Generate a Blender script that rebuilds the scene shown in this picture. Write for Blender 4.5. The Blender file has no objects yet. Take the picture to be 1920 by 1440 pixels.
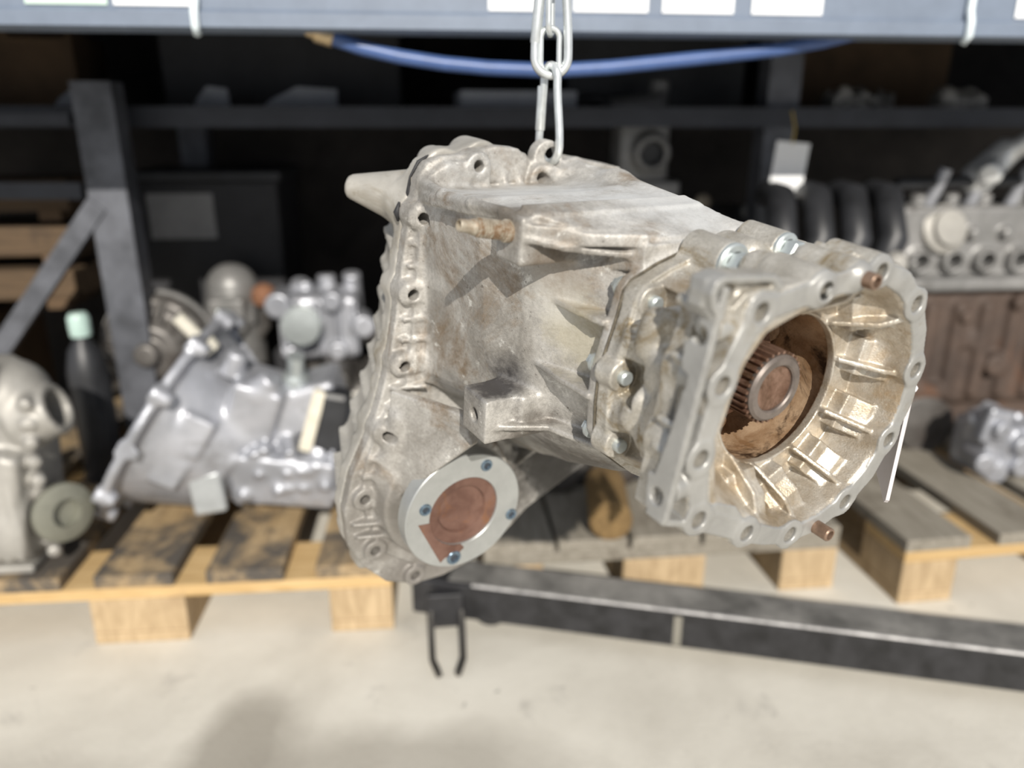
import bpy, bmesh, math, random
import numpy as np
from mathutils import Matrix, Vector

# ---------------------------------------------------------------- camera, light, exposure
scene = bpy.context.scene
CAM_H = 0.78
cam_data = bpy.data.cameras.new('camera')
cam_data.sensor_width = 36.0
cam_data.lens = 36.0 * 1450.0 / 1920.0
cam_data.clip_start = 0.02
cam_data.dof.use_dof = True
cam_data.dof.focus_distance = 0.54
cam_data.dof.aperture_fstop = 2.9
cam = bpy.data.objects.new('camera', cam_data)
scene.collection.objects.link(cam)
cam.location = (0, 0, CAM_H)
cam.rotation_euler = (math.radians(90 - 18.5), 0, 0)
scene.camera = cam

world = bpy.data.worlds.new('sky')
scene.world = world
world.use_nodes = True
bgn = world.node_tree.nodes['Background']
bgn.inputs[0].default_value = (0.76, 0.80, 0.875, 1)
bgn.inputs[1].default_value = 0.66

sun_data = bpy.data.lights.new('sun', 'SUN')
sun_data.energy = 5.0
sun_data.angle = math.radians(0.55)
sun_data.color = (1.0, 0.945, 0.86)
sun = bpy.data.objects.new('sun', sun_data)
scene.collection.objects.link(sun)
SUN_DIR = Vector((0.129, -0.859, 0.495))
sun.rotation_euler = SUN_DIR.to_track_quat('Z', 'Y').to_euler()
sun.location = (0.6, -3, 3)

vs = scene.view_settings
vs.view_transform = 'Standard'
vs.look = 'None'
vs.gamma = 1.0
vs.use_curve_mapping = False
vs.exposure = 0.0

# ---------------------------------------------------------------- helpers
C = scene.collection
RND = random.Random(7)

def node(nt, kind, **kw):
    n = nt.nodes.new(kind)
    for k, v in kw.items():
        if k in n.inputs:
            n.inputs[k].default_value = v
        else:
            setattr(n, k, v)
    return n

def base_mat(name):
    m = bpy.data.materials.new(name)
    m.use_nodes = True
    nt = m.node_tree
    b = nt.nodes['Principled BSDF']
    tc = nt.nodes.new('ShaderNodeTexCoord')
    return m, nt, b, tc

def ramp(nt, src, stops):
    r = nt.nodes.new('ShaderNodeValToRGB')
    el = r.color_ramp.elements
    while len(el) < len(stops):
        el.new(0.5)
    for e, (p, c) in zip(el, stops):
        e.position = p
        e.color = (c[0], c[1], c[2], 1) if len(c) == 3 else c
    nt.links.new(src, r.inputs[0])
    return r.outputs[0]

def noise(nt, tc, scale, detail=5, rough=0.6, dist=0.0, stretch=None):
    n = node(nt, 'ShaderNodeTexNoise')
    n.inputs['Scale'].default_value = scale
    n.inputs['Detail'].default_value = detail
    n.inputs['Roughness'].default_value = rough
    n.inputs['Distortion'].default_value = dist
    if stretch:
        mp = nt.nodes.new('ShaderNodeMapping')
        mp.inputs['Scale'].default_value = stretch
        nt.links.new(tc.outputs['Object'], mp.inputs[0])
        nt.links.new(mp.outputs[0], n.inputs['Vector'])
    else:
        nt.links.new(tc.outputs['Object'], n.inputs['Vector'])
    return n.outputs['Fac']

def mix(nt, fac, a, b, mode='MIX'):
    m = nt.nodes.new('ShaderNodeMix')
    m.data_type = 'RGBA'
    m.blend_type = mode
    for s, v in ((0, fac), (6, a), (7, b)):
        if isinstance(v, (int, float)):
            m.inputs[s].default_value = v
        elif isinstance(v, (tuple, list)):
            m.inputs[s].default_value = (v[0], v[1], v[2], 1)
        else:
            nt.links.new(v, m.inputs[s])
    return m.outputs[2]

def bump(nt, b, src, strength, dist):
    n = nt.nodes.new('ShaderNodeBump')
    n.inputs['Strength'].default_value = strength
    n.inputs['Distance'].default_value = dist
    nt.links.new(src, n.inputs['Height'])
    nt.links.new(n.outputs[0], b.inputs['Normal'])

def cast_metal(name, c0, c1, stain, stain_lo=0.56, stain_hi=0.68, metal=0.5, rough=0.5,
               scale=22.0, grain=900.0, grain_s=0.25, light=None, speck=None, spots=(), fine=0.0):
    """cast aluminium: two mottled greys, oil / dust stains with a shape of their own, placed colour spots, sandy grain"""
    m, nt, b, tc = base_mat(name)
    n1 = noise(nt, tc, scale, 8, 0.68, 0.4)
    col = ramp(nt, n1, [(0.36, c0), (0.62, c1)])
    n2 = noise(nt, tc, scale * 0.62, 9, 0.72, 0.8)
    f = ramp(nt, n2, [(stain_lo, (0, 0, 0)), (stain_hi, (1, 1, 1))])
    col = mix(nt, f, col, stain)
    if light:
        n3 = noise(nt, tc, scale * 1.7, 9, 0.75, 0.3)
        f3 = ramp(nt, n3, [(0.60, (0, 0, 0)), (0.66, (1, 1, 1))])
        col = mix(nt, f3, col, light)
    if speck:
        n4 = noise(nt, tc, scale * 9, 4, 0.7)
        f4 = ramp(nt, n4, [(0.64, (0, 0, 0)), (0.70, (0.8, 0.8, 0.8))])
        col = mix(nt, f4, col, speck)
    if fine:
        n5 = noise(nt, tc, scale * 16, 5, 0.8)
        col = mix(nt, 1.0, col, ramp(nt, n5, [(0.35, (1 - fine,) * 3), (0.65, (1.0,) * 3)]), 'MULTIPLY')
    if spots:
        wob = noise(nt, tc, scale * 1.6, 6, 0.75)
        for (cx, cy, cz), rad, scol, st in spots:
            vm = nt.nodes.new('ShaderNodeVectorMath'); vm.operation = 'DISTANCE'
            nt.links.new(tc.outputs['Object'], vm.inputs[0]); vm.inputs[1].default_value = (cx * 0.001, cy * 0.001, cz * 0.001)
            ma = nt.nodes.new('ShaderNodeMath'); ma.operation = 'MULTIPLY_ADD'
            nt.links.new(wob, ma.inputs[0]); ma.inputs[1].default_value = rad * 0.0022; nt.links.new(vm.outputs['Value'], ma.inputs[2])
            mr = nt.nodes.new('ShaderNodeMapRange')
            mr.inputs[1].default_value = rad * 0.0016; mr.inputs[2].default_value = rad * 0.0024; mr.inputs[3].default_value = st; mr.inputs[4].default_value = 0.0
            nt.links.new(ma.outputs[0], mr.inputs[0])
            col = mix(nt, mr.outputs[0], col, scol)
    nt.links.new(col, b.inputs['Base Color'])
    b.inputs['Metallic'].default_value = metal
    rr = ramp(nt, n2, [(0.35, (rough - 0.08,) * 3), (0.7, (rough + 0.16,) * 3)])
    nt.links.new(rr, b.inputs['Roughness'])
    g = noise(nt, tc, grain, 3, 0.6)
    bump(nt, b, g, grain_s, 0.0006)
    return m

def plain(name, col, metal=0.0, rough=0.5, var=0.12, scale=30.0, bumps=0.0, bscale=200.0, spec=None):
    m, nt, b, tc = base_mat(name)
    n1 = noise(nt, tc, scale, 5, 0.65, 0.2)
    lo = tuple(max(0, c * (1 - var)) for c in col)
    hi = tuple(min(1, c * (1 + var)) for c in col)
    nt.links.new(ramp(nt, n1, [(0.35, lo), (0.65, hi)]), b.inputs['Base Color'])
    b.inputs['Metallic'].default_value = metal
    b.inputs['Roughness'].default_value = rough
    if spec is not None:
        b.inputs['Specular IOR Level'].default_value = spec
    if bumps:
        bump(nt, b, noise(nt, tc, bscale, 4, 0.6), bumps, 0.001)
    return m

def tag(o, label=None, cat=None, group=None, kind=None):
    if label: o['label'] = label
    if cat: o['category'] = cat
    if group: o['group'] = group
    if kind: o['kind'] = kind
    return o

def empty(name, loc=(0, 0, 0), rz=0.0, matrix=None):
    o = bpy.data.objects.new(name, None)
    o.empty_display_size = 0.05
    C.objects.link(o)
    if matrix is not None:
        o.matrix_world = matrix
    else:
        o.location = loc
        o.rotation_euler = (0, 0, rz)
    return o

def link_mesh(name, me, mat, parent=None, smooth=False):
    if mat is not None:
        me.materials.append(mat)
    if smooth:
        me.polygons.foreach_set('use_smooth', [True] * len(me.polygons))
    o = bpy.data.objects.new(name, me)
    C.objects.link(o)
    if parent is not None:
        o.parent = parent
    return o

def bm_obj(name, bm, mat, parent=None, smooth=False, angle=None):
    bmesh.ops.recalc_face_normals(bm, faces=bm.faces)
    if angle is not None:
        for e in bm.edges:
            if len(e.link_faces) == 2 and e.calc_face_angle(0) > math.radians(angle):
                e.smooth = False
        smooth = True
    me = bpy.data.meshes.new(name)
    bm.to_mesh(me)
    bm.free()
    return link_mesh(name, me, mat, parent, smooth)

def add_box(bm, c, s, rot=None, bev=0.0):
    r = bmesh.ops.create_cube(bm, size=1.0)
    vs_ = r['verts']
    M = Matrix.Translation(c) @ (rot.to_4x4() if rot is not None else Matrix.Identity(4)) @ Matrix.Diagonal((s[0], s[1], s[2], 1))
    bmesh.ops.transform(bm, matrix=M, verts=vs_)
    if bev:
        es = list({e for v in vs_ for e in v.link_edges})
        bmesh.ops.bevel(bm, geom=es, offset=bev, segments=2, affect='EDGES', profile=0.5)

def box_obj(name, c, s, mat, parent=None, rot=None, bev=0.0):
    bm = bmesh.new()
    add_box(bm, c, s, rot, bev)
    return bm_obj(name, bm, mat, parent)

def add_lathe(bm, prof, p0, axis, n=40, closed_ends=True):
    """prof: list of (radius, height) along axis from p0"""
    a = Vector(axis).normalized()
    q = a.to_track_quat('Z', 'Y').to_matrix()
    e1, e2 = q.col[0], q.col[1]
    p0 = Vector(p0)
    rings = []
    for r, h in prof:
        if r < 1e-7:
            rings.append([bm.verts.new(p0 + a * h)])
        else:
            rings.append([bm.verts.new(p0 + a * h + (e1 * math.cos(t) + e2 * math.sin(t)) * r)
                          for t in (2 * math.pi * i / n for i in range(n))])
    for A, B in zip(rings[:-1], rings[1:]):
        for i in range(n):
            j = (i + 1) % n
            if len(A) == 1 and len(B) == 1:
                continue
            if len(A) == 1:
                bm.faces.new((A[0], B[i], B[j]))
            elif len(B) == 1:
                bm.faces.new((A[i], A[j], B[0]))
            else:
                bm.faces.new((A[i], A[j], B[j], B[i]))

def lathe_obj(name, prof, p0, axis, mat, parent=None, n=40, angle=35):
    bm = bmesh.new()
    add_lathe(bm, prof, p0, axis, n)
    return bm_obj(name, bm, mat, parent, angle=angle)

def add_tube(bm, pts, r, n=12, closed=False, caps=True):
    pts = [Vector(p) for p in pts]
    m = len(pts)
    rr = r if isinstance(r, (list, tuple)) else [r] * m
    rings = []
    up = None
    for i, p in enumerate(pts):
        if closed:
            t = pts[(i + 1) % m] - pts[i - 1]
        else:
            t = pts[min(i + 1, m - 1)] - pts[max(i - 1, 0)]
        t.normalize()
        if up is None:
            up = t.orthogonal().normalized()
        up = (up - t * up.dot(t))
        if up.length < 1e-6:
            up = t.orthogonal()
        up.normalize()
        s = t.cross(up)
        rings.append([bm.verts.new(p + (up * math.cos(2 * math.pi * k / n) + s * math.sin(2 * math.pi * k / n)) * rr[i]) for k in range(n)])
    pairs = list(zip(rings[:-1], rings[1:]))
    if closed:
        A, B = rings[-1], rings[0]
        best = min(range(n), key=lambda s_: sum((A[k].co - B[(k + s_) % n].co).length for k in range(n)))
        pairs.append((A, B[best:] + B[:best]))
    for A, B in pairs:
        for k in range(n):
            bm.faces.new((A[k], A[(k + 1) % n], B[(k + 1) % n], B[k]))
    if caps and not closed:
        bm.faces.new(rings[0][::-1])
        bm.faces.new(rings[-1])

def tube_obj(name, pts, r, mat, parent=None, n=12, closed=False):
    bm = bmesh.new()
    add_tube(bm, pts, r, n, closed)
    return bm_obj(name, bm, mat, parent, angle=50)

def add_prism(bm, poly, o, e1, e2, h0, h1, bev=0.0):
    """polygon in the plane o,e1,e2 pushed from h0 to h1 along e1 x e2"""
    o, e1, e2 = Vector(o), Vector(e1).normalized(), Vector(e2).normalized()
    nrm = e1.cross(e2)
    lo = [bm.verts.new(o + e1 * x + e2 * y + nrm * h0) for x, y in poly]
    hi = [bm.verts.new(o + e1 * x + e2 * y + nrm * h1) for x, y in poly]
    fs = [bm.faces.new(lo[::-1]), bm.faces.new(hi)]
    k = len(poly)
    for i in range(k):
        fs.append(bm.faces.new((lo[i], lo[(i + 1) % k], hi[(i + 1) % k], hi[i])))
    if bev:
        es = list({e for v in hi for e in v.link_edges})
        bmesh.ops.bevel(bm, geom=es, offset=bev, segments=2, affect='EDGES', profile=0.5)

# ---------------------------------------------------------------- castings grown from distance fields
class Field:
    """solid built by smooth union and cutting of simple shapes on a grid (units: mm or m)"""
    def __init__(s, lo, hi, h):
        s.h = h
        s.lo = np.array(lo, float)
        n = [int(math.ceil((b - a) / h)) + 1 for a, b in zip(lo, hi)]
        s.ax = [np.float32(lo[i]) + np.float32(h) * np.arange(n[i], dtype=np.float32) for i in range(3)]
        s.d = np.full(n, 1e3, np.float32)

    def op(s, fn, lo, hi, k, mode):
        pad = k + 3 * s.h
        sl, g = [], []
        for i in range(3):
            a = max(0, int((lo[i] - pad - s.lo[i]) / s.h))
            b = min(len(s.ax[i]), int((hi[i] + pad - s.lo[i]) / s.h) + 2)
            if b <= a:
                return
            sl.append(slice(a, b))
            sh = [1, 1, 1]; sh[i] = -1
            g.append(s.ax[i][a:b].reshape(sh))
        v = fn(*g).astype(np.float32)
        A = s.d[tuple(sl)]
        if mode == 'cut':
            v = -v
            if k > 0:
                h = np.maximum(k - np.abs(A - v), 0) / k
                s.d[tuple(sl)] = np.maximum(A, v) + h * h * (k * 0.25)
            else:
                s.d[tuple(sl)] = np.maximum(A, v)
        else:
            if k > 0:
                h = np.maximum(k - np.abs(A - v), 0) / k
                s.d[tuple(sl)] = np.minimum(A, v) - h * h * (k * 0.25)
            else:
                s.d[tuple(sl)] = np.minimum(A, v)

    # shapes -------------------------------------------------
    def cyl(s, p0, p1, r0, r1=None, k=3.0, mode='add', rnd=0.0):
        r1 = r0 if r1 is None else r1
        p0 = np.array(p0, float); p1 = np.array(p1, float)
        L = np.linalg.norm(p1 - p0); a = (p1 - p0) / L
        R = max(r0, r1)
        lo = np.minimum(p0, p1) - R; hi = np.maximum(p0, p1) + R
        def fn(x, y, z):
            X, Y, Z = x - p0[0], y - p0[1], z - p0[2]
            t = X * a[0] + Y * a[1] + Z * a[2]
            q = np.sqrt(np.maximum(X * X + Y * Y + Z * Z - t * t, 0))
            rad = r0 + (r1 - r0) * np.clip(t / L, 0, 1)
            dx = q - rad + rnd
            dz = np.abs(t - L / 2) - L / 2 + rnd
            return np.minimum(np.maximum(dx, dz), 0) + np.sqrt(np.maximum(dx, 0) ** 2 + np.maximum(dz, 0) ** 2) - rnd
        s.op(fn, lo, hi, k, mode)

    def cap(s, p0, p1, r0, r1=None, k=3.0, mode='add'):
        r1 = r0 if r1 is None else r1
        p0 = np.array(p0, float); p1 = np.array(p1, float)
        dv = p1 - p0; LL = max(float(dv @ dv), 1e-9)
        R = max(r0, r1)
        def fn(x, y, z):
            X, Y, Z = x - p0[0], y - p0[1], z - p0[2]
            t = np.clip((X * dv[0] + Y * dv[1] + Z * dv[2]) / LL, 0, 1)
            return np.sqrt((X - t * dv[0]) ** 2 + (Y - t * dv[1]) ** 2 + (Z - t * dv[2]) ** 2) - (r0 + (r1 - r0) * t)
        s.op(fn, np.minimum(p0, p1) - R, np.maximum(p0, p1) + R, k, mode)

    def box(s, c, half, rot=None, k=3.0, mode='add', rnd=0.0):
        c = np.array(c, float); half = np.array(half, float)
        Rm = np.eye(3) if rot is None else np.array(rot, float)
        ext = np.abs(Rm) @ half
        def fn(x, y, z):
            X, Y, Z = x - c[0], y - c[1], z - c[2]
            q = [np.abs(X * Rm[0, i] + Y * Rm[1, i] + Z * Rm[2, i]) - half[i] + rnd for i in range(3)]
            out = np.sqrt(np.maximum(q[0], 0) ** 2 + np.maximum(q[1], 0) ** 2 + np.maximum(q[2], 0) ** 2)
            return out + np.minimum(np.maximum(np.maximum(q[0], q[1]), q[2]), 0) - rnd
        s.op(fn, c - ext, c + ext, k, mode)

    @staticmethod
    def poly2(px, py, P):
        d = None; sgn = None
        n = len(P)
        for i in range(n):
            ax_, ay = P[i]; bx, by = P[i - 1]
            ex, ey = bx - ax_, by - ay
            wx, wy = px - ax_, py - ay
            t = np.clip((wx * ex + wy * ey) / (ex * ex + ey * ey), 0, 1)
            dd = (wx - t * ex) ** 2 + (wy - t * ey) ** 2
            c1 = py >= ay; c2 = py < by; c3 = ex * wy > ey * wx
            fl = np.where((c1 & c2 & c3) | (~c1 & ~c2 & ~c3), -1.0, 1.0)
            d = dd if d is None else np.minimum(d, dd)
            sgn = fl if sgn is None else sgn * fl
        return sgn * np.sqrt(d)

    def poly(s, P, w0, w1, axis=2, k=3.0, mode='add', grow=0.0):
        """2D outline pushed along one of the three axes (axis 2: (u,v); axis 1: (u,w); axis 0: (v,w))"""
        i, j = {2: (0, 1), 1: (0, 2), 0: (1, 2)}[axis]
        A = np.array(P, float)
        lo = np.zeros(3); hi = np.zeros(3)
        lo[i], lo[j] = A.min(0) - grow; hi[i], hi[j] = A.max(0) + grow
        lo[axis], hi[axis] = w0, w1
        def fn(x, y, z):
            g = (x, y, z)
            d2 = s.poly2(g[i], g[j], P) - grow
            return np.maximum(d2, np.maximum(w0 - g[axis], g[axis] - w1)) + 0 * (x + y + z)
        s.op(fn, lo, hi, k, mode)

    def loft(s, PA, wA, PB, wB, k=3.0, mode='add'):
        A = np.array(list(PA) + list(PB), float)
        lo = [*A.min(0), min(wA, wB)]; hi = [*A.max(0), max(wA, wB)]
        def fn(x, y, z):
            dA = s.poly2(x, y, PA); dB = s.poly2(x, y, PB)
            t = np.clip((z - wA) / (wB - wA), 0, 1)
            return np.maximum(dA * (1 - t) + dB * t, np.maximum(lo[2] - z, z - hi[2]))
        s.op(fn, lo, hi, k, mode)

    def loftn(s, secs, k=3.0):
        """one body through several outlines [(outline, w), ...] with falling w"""
        A = np.array([q for P, w in secs for q in P], float)
        ws = [w for P, w in secs]
        lo = [*A.min(0), min(ws)]; hi = [*A.max(0), max(ws)]
        def fn(x, y, z):
            ds = [s.poly2(x, y, P) for P, w in secs]
            out = None
            for i, (P, w) in enumerate(secs):
                wt = np.ones_like(z)
                if i > 0:
                    t = np.clip((z - ws[i]) / (ws[i - 1] - ws[i]), 0, 1)
                    wt = wt * np.where(z > ws[i], 1 - t, 1)
                if i < len(secs) - 1:
                    t = np.clip((ws[i] - z) / (ws[i] - ws[i + 1]), 0, 1)
                    wt = wt * np.where(z < ws[i], 1 - t, 1)
                out = ds[i] * wt if out is None else out + ds[i] * wt
            return np.maximum(out, np.maximum(lo[2] - z, z - hi[2]))
        s.op(fn, lo, hi, k, 'add')

    def stroke(s, P, hw, w0, w1, k=3.0, mode='add'):
        A = np.array(P, float)
        lo = [*(A.min(0) - hw), w0]; hi = [*(A.max(0) + hw), w1]
        def fn(x, y, z):
            d = None
            for (ax_, ay), (bx, by) in zip(P[:-1], P[1:]):
                ex, ey = bx - ax_, by - ay
                wx, wy = x - ax_, y - ay
                t = np.clip((wx * ex + wy * ey) / (ex * ex + ey * ey), 0, 1)
                dd = (wx - t * ex) ** 2 + (wy - t * ey) ** 2
                d = dd if d is None else np.minimum(d, dd)
            return np.maximum(np.sqrt(d) - hw, np.maximum(w0 - z, z - w1))
        s.op(fn, lo, hi, k, mode)

    def plate(s, o, e1, e2, P, th, k=2.0, mode='add'):
        """thin plate: polygon P in the plane o,e1,e2, half thickness th"""
        o = np.array(o, float)
        e1 = np.array(e1, float) / np.linalg.norm(e1)
        e2 = np.array(e2, float); e2 = e2 - e1 * (e1 @ e2); e2 /= np.linalg.norm(e2)
        nn = np.cross(e1, e2)
        pts = np.array([o + e1 * a + e2 * b for a, b in P])
        lo = pts.min(0) - th; hi = pts.max(0) + th
        def fn(x, y, z):
            X, Y, Z = x - o[0], y - o[1], z - o[2]
            p = X * e1[0] + Y * e1[1] + Z * e1[2]
            q = X * e2[0] + Y * e2[1] + Z * e2[2]
            r = X * nn[0] + Y * nn[1] + Z * nn[2]
            return np.maximum(s.poly2(p, q, P), np.abs(r) - th)
        s.op(fn, lo, hi, k, mode)

    # surface ------------------------------------------------
    def mesh(s, name, scale=1.0):
        d = s.d
        # close at the border of the grid
        d[0] = np.abs(d[0]) + 1e-3; d[-1] = np.abs(d[-1]) + 1e-3
        d[:, 0] = np.abs(d[:, 0]) + 1e-3; d[:, -1] = np.abs(d[:, -1]) + 1e-3
        d[:, :, 0] = np.abs(d[:, :, 0]) + 1e-3; d[:, :, -1] = np.abs(d[:, :, -1]) + 1e-3
        ins = d < 0
        cnt = np.zeros([n - 1 for n in d.shape], np.uint8)
        for a in (0, 1):
            for b in (0, 1):
                for c in (0, 1):
                    cnt += ins[a:a + cnt.shape[0], b:b + cnt.shape[1], c:c + cnt.shape[2]]
        act = (cnt > 0) & (cnt < 8)
        I = np.argwhere(act)
        vid = np.full(act.shape, -1, np.int32)
        vid[act] = np.arange(len(I))
        corner = np.array([(a, b, c) for a in (0, 1) for b in (0, 1) for c in (0, 1)])
        val = np.stack([d[I[:, 0] + q[0], I[:, 1] + q[1], I[:, 2] + q[2]] for q in corner], 1)
        acc = np.zeros((len(I), 3)); num = np.zeros(len(I))
        for i in range(8):
            for j in range(i + 1, 8):
                if np.abs(corner[i] - corner[j]).sum() != 1:
                    continue
                m = (val[:, i] < 0) != (val[:, j] < 0)
                t = np.where(m, val[:, i] / np.where(m, val[:, i] - val[:, j], 1), 0)
                p = corner[i] + t[:, None] * (corner[j] - corner[i])
                acc += p * m[:, None]; num += m
        V = (I + acc / num[:, None]) * s.h + s.lo
        quads = []
        for ax_ in range(3):
            sA = [slice(None)] * 3; sB = [slice(None)] * 3
            sA[ax_] = slice(0, -1); sB[ax_] = slice(1, None)
            A = ins[tuple(sA)]; B = ins[tuple(sB)]
            E = np.argwhere(A != B)
            o1, o2 = [(1, 2), (2, 0), (0, 1)][ax_]
            ok = (E[:, o1] > 0) & (E[:, o2] > 0) & (E[:, o1] < d.shape[o1] - 1) & (E[:, o2] < d.shape[o2] - 1)
            E = E[ok]
            def cell(a, b):
                q = E.copy(); q[:, o1] -= a; q[:, o2] -= b
                return vid[q[:, 0], q[:, 1], q[:, 2]]
            Q = np.stack([cell(1, 1), cell(0, 1), cell(0, 0), cell(1, 0)], 1)
            flip = ~A[E[:, 0], E[:, 1], E[:, 2]]
            Q[flip] = Q[flip][:, ::-1]
            quads.append(Q)
        Q = np.concatenate(quads)
        me = bpy.data.meshes.new(name)
        me.vertices.add(len(V)); me.vertices.foreach_set('co', (V * scale).astype(np.float32).ravel())
        me.loops.add(Q.size); me.loops.foreach_set('vertex_index', Q.astype(np.int32).ravel())
        me.polygons.add(len(Q))
        me.polygons.foreach_set('loop_start', np.arange(0, Q.size, 4, dtype=np.int32))
        me.polygons.foreach_set('use_smooth', np.ones(len(Q), bool))
        me.update(calc_edges=True)
        s.d = None
        return me

def arc(cx, cy, r, a0, a1, n):
    return [(cx + r * math.cos(math.radians(a0 + (a1 - a0) * i / n)), cy + r * math.sin(math.radians(a0 + (a1 - a0) * i / n))) for i in range(n + 1)]
# ---------------------------------------------------------------- materials of the hanging casting
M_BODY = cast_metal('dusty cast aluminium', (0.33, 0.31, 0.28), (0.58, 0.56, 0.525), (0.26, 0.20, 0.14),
                    0.53, 0.68, metal=0.3, rough=0.5, scale=22, light=(0.76, 0.745, 0.70), speck=(0.15, 0.13, 0.11), grain_s=0.45, fine=0.3,
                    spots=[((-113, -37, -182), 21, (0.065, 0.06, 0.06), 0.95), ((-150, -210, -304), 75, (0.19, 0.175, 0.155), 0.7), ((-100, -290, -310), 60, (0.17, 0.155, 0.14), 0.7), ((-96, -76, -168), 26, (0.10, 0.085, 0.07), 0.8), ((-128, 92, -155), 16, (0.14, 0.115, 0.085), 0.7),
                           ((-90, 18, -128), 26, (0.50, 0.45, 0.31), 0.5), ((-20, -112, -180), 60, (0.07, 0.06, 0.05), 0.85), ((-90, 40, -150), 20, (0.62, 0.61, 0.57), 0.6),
                           ((-105, 55, -140), 22, (0.17, 0.12, 0.075), 0.6), ((0, 94, -150), 60, (0.66, 0.67, 0.67), 0.65), ((-60, 92, -230), 60, (0.64, 0.65, 0.65), 0.6), ((30, -205, -300), 62, (0.05, 0.045, 0.04), 0.9), ((70, -150, -300), 60, (0.05, 0.045, 0.04), 0.9)])  # pale deck spots paint sky sheen; last two paint the body's shadow
M_ADAPT = cast_metal('oily cast aluminium', (0.42, 0.39, 0.335), (0.64, 0.61, 0.55), (0.26, 0.19, 0.09),
                     0.54, 0.66, metal=0.45, rough=0.42, scale=38, light=(0.74, 0.73, 0.68), speck=(0.28, 0.24, 0.16), grain_s=0.4, fine=0.3,
                     spots=[((-66, 44, -82), 11, (0.24, 0.18, 0.11), 0.5), ((-80, 0, -80), 11, (0.20, 0.15, 0.07), 0.6), ((-78, -50, -70), 14, (0.20, 0.145, 0.08), 0.6), ((-60, 62, -70), 13, (0.22, 0.165, 0.11), 0.5)])
M_BELL = cast_metal('gold stained cast aluminium', (0.42, 0.345, 0.25), (0.66, 0.62, 0.55), (0.44, 0.325, 0.20),
                    0.54, 0.70, metal=0.55, rough=0.36, scale=30, light=(0.66, 0.62, 0.54), grain_s=0.55, fine=0.22)
M_FACE = cast_metal('machined aluminium face', (0.32, 0.315, 0.30), (0.42, 0.415, 0.395), (0.29, 0.255, 0.20),
                    0.6, 0.75, metal=0.45, rough=0.42, scale=26, grain_s=0.15)
M_COVER = cast_metal('weathered cast aluminium', (0.32, 0.305, 0.275), (0.46, 0.44, 0.40), (0.27, 0.24, 0.19),
                     metal=0.35, rough=0.5, scale=16)
M_DISC = plain('machined steel', (0.44, 0.45, 0.44), metal=0.6, rough=0.38, var=0.08, scale=40)
M_RUST = cast_metal('red rust', (0.10, 0.047, 0.032), (0.155, 0.083, 0.06), (0.20, 0.085, 0.03), 0.55, 0.7,
                    metal=0.0, rough=0.75, scale=45, grain_s=0.3)
M_SHAFT = cast_metal('oiled brown steel', (0.16, 0.085, 0.055), (0.30, 0.19, 0.14), (0.10, 0.055, 0.03), 0.5, 0.65,
                     metal=0.55, rough=0.38, scale=60, grain_s=0.2)
M_RING = plain('worn steel', (0.17, 0.145, 0.13), metal=0.5, rough=0.45, var=0.2, scale=90)
M_OIL = cast_metal('brown oil film', (0.26, 0.15, 0.075), (0.52, 0.37, 0.24), (0.05, 0.028, 0.016), 0.50, 0.62,
                   metal=0.25, rough=0.3, scale=42, grain_s=0.15)
M_ZINC = plain('zinc plated steel', (0.50, 0.54, 0.54), metal=0.65, rough=0.42, var=0.1, scale=60)
M_STUD = cast_metal('rusty stud steel', (0.27, 0.225, 0.165), (0.47, 0.42, 0.34), (0.20, 0.11, 0.05), 0.52, 0.64,
                    metal=0.35, rough=0.5, scale=130, grain_s=0.2)
M_COPPER = plain('copper brown pin', (0.26, 0.175, 0.125), metal=0.6, rough=0.45, var=0.25, scale=150)

mm = 0.001
CASE_M = Matrix(((0.851946777, 0.061590981, 0.5199935, 0.182054169),
                 (0.523628388, -0.100208925, -0.84603279, 0.421348787),
                 (0.0, 0.993058267, -0.117623457, 0.621083396),
                 (0, 0, 0, 1)))
case = empty('transfer_case', matrix=CASE_M)
tag(case, 'grey cast aluminium transfer case with open round bell, hanging from a chain', 'gearbox')

def V3(u, v, w):
    return Vector((u * mm, v * mm, w * mm))

def case_lathe(name, prof, p, mat, parent=case, n=40, axis=(0, 0, 1), angle=35):
    return lathe_obj(name, [(r * mm, h * mm) for r, h in prof], V3(*p), axis, mat, parent, n, angle)

# outlines in mm seen along the input shaft (u right, v up), w runs along the shaft towards the open bell
HOLES = [(-73, 71), (-91, 34), (-97, -7), (-90, -47), (-47, -69), (-4, -84), (46, -74), (76, -35), (83, 13), (63, 59), (18, 83), (-29, 78)]
P_MID = [(-93, 3), (-89, 20), (-84, 39), (-81, 55), (-76, 61), (-58, 69), (-35, 76), (-8, 80), (30, 83), (63, 76), (90, 50), (98, 10),
         (92, -35), (66, -70), (20, -92), (-30, -90), (-64, -70), (-83, -54), (-91, -39), (-93, -17)]
P_SPLIT = [(31, 97), (-6, 84), (-21, 102), (-57, 107), (-73, 102), (-97, 101), (-110, 96), (-117, 85), (-121, 66), (-127, 40), (-132, 5),
           (-136, -30), (-142, -67), (-149, -95), (-160, -130), (-176, -165), (-184, -200), (-181, -235), (-168, -262), (-145, -288),
           (-115, -301), (-85, -302), (-50, -294), (-15, -272), (10, -250), (77, -217), (100, -120), (115, -20), (110, 50), (80, 88)]
LUGS = [(-69, 94), (-9, 83), (-117, 57), (-125, -4), (-132, -65), (-148, -125), (-167, -187), (-158, -244), (-118, -286)]
FINS = [((30, 40), (70, 50)), ((47, 14), (90, 7)), ((42, -20), (86, -39)), ((22, -43), (56, -74)), ((-12, -47), (8, -86)),
        ((-36, -33), (-33, -74)), ((0, 49), (20, 84))]

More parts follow.
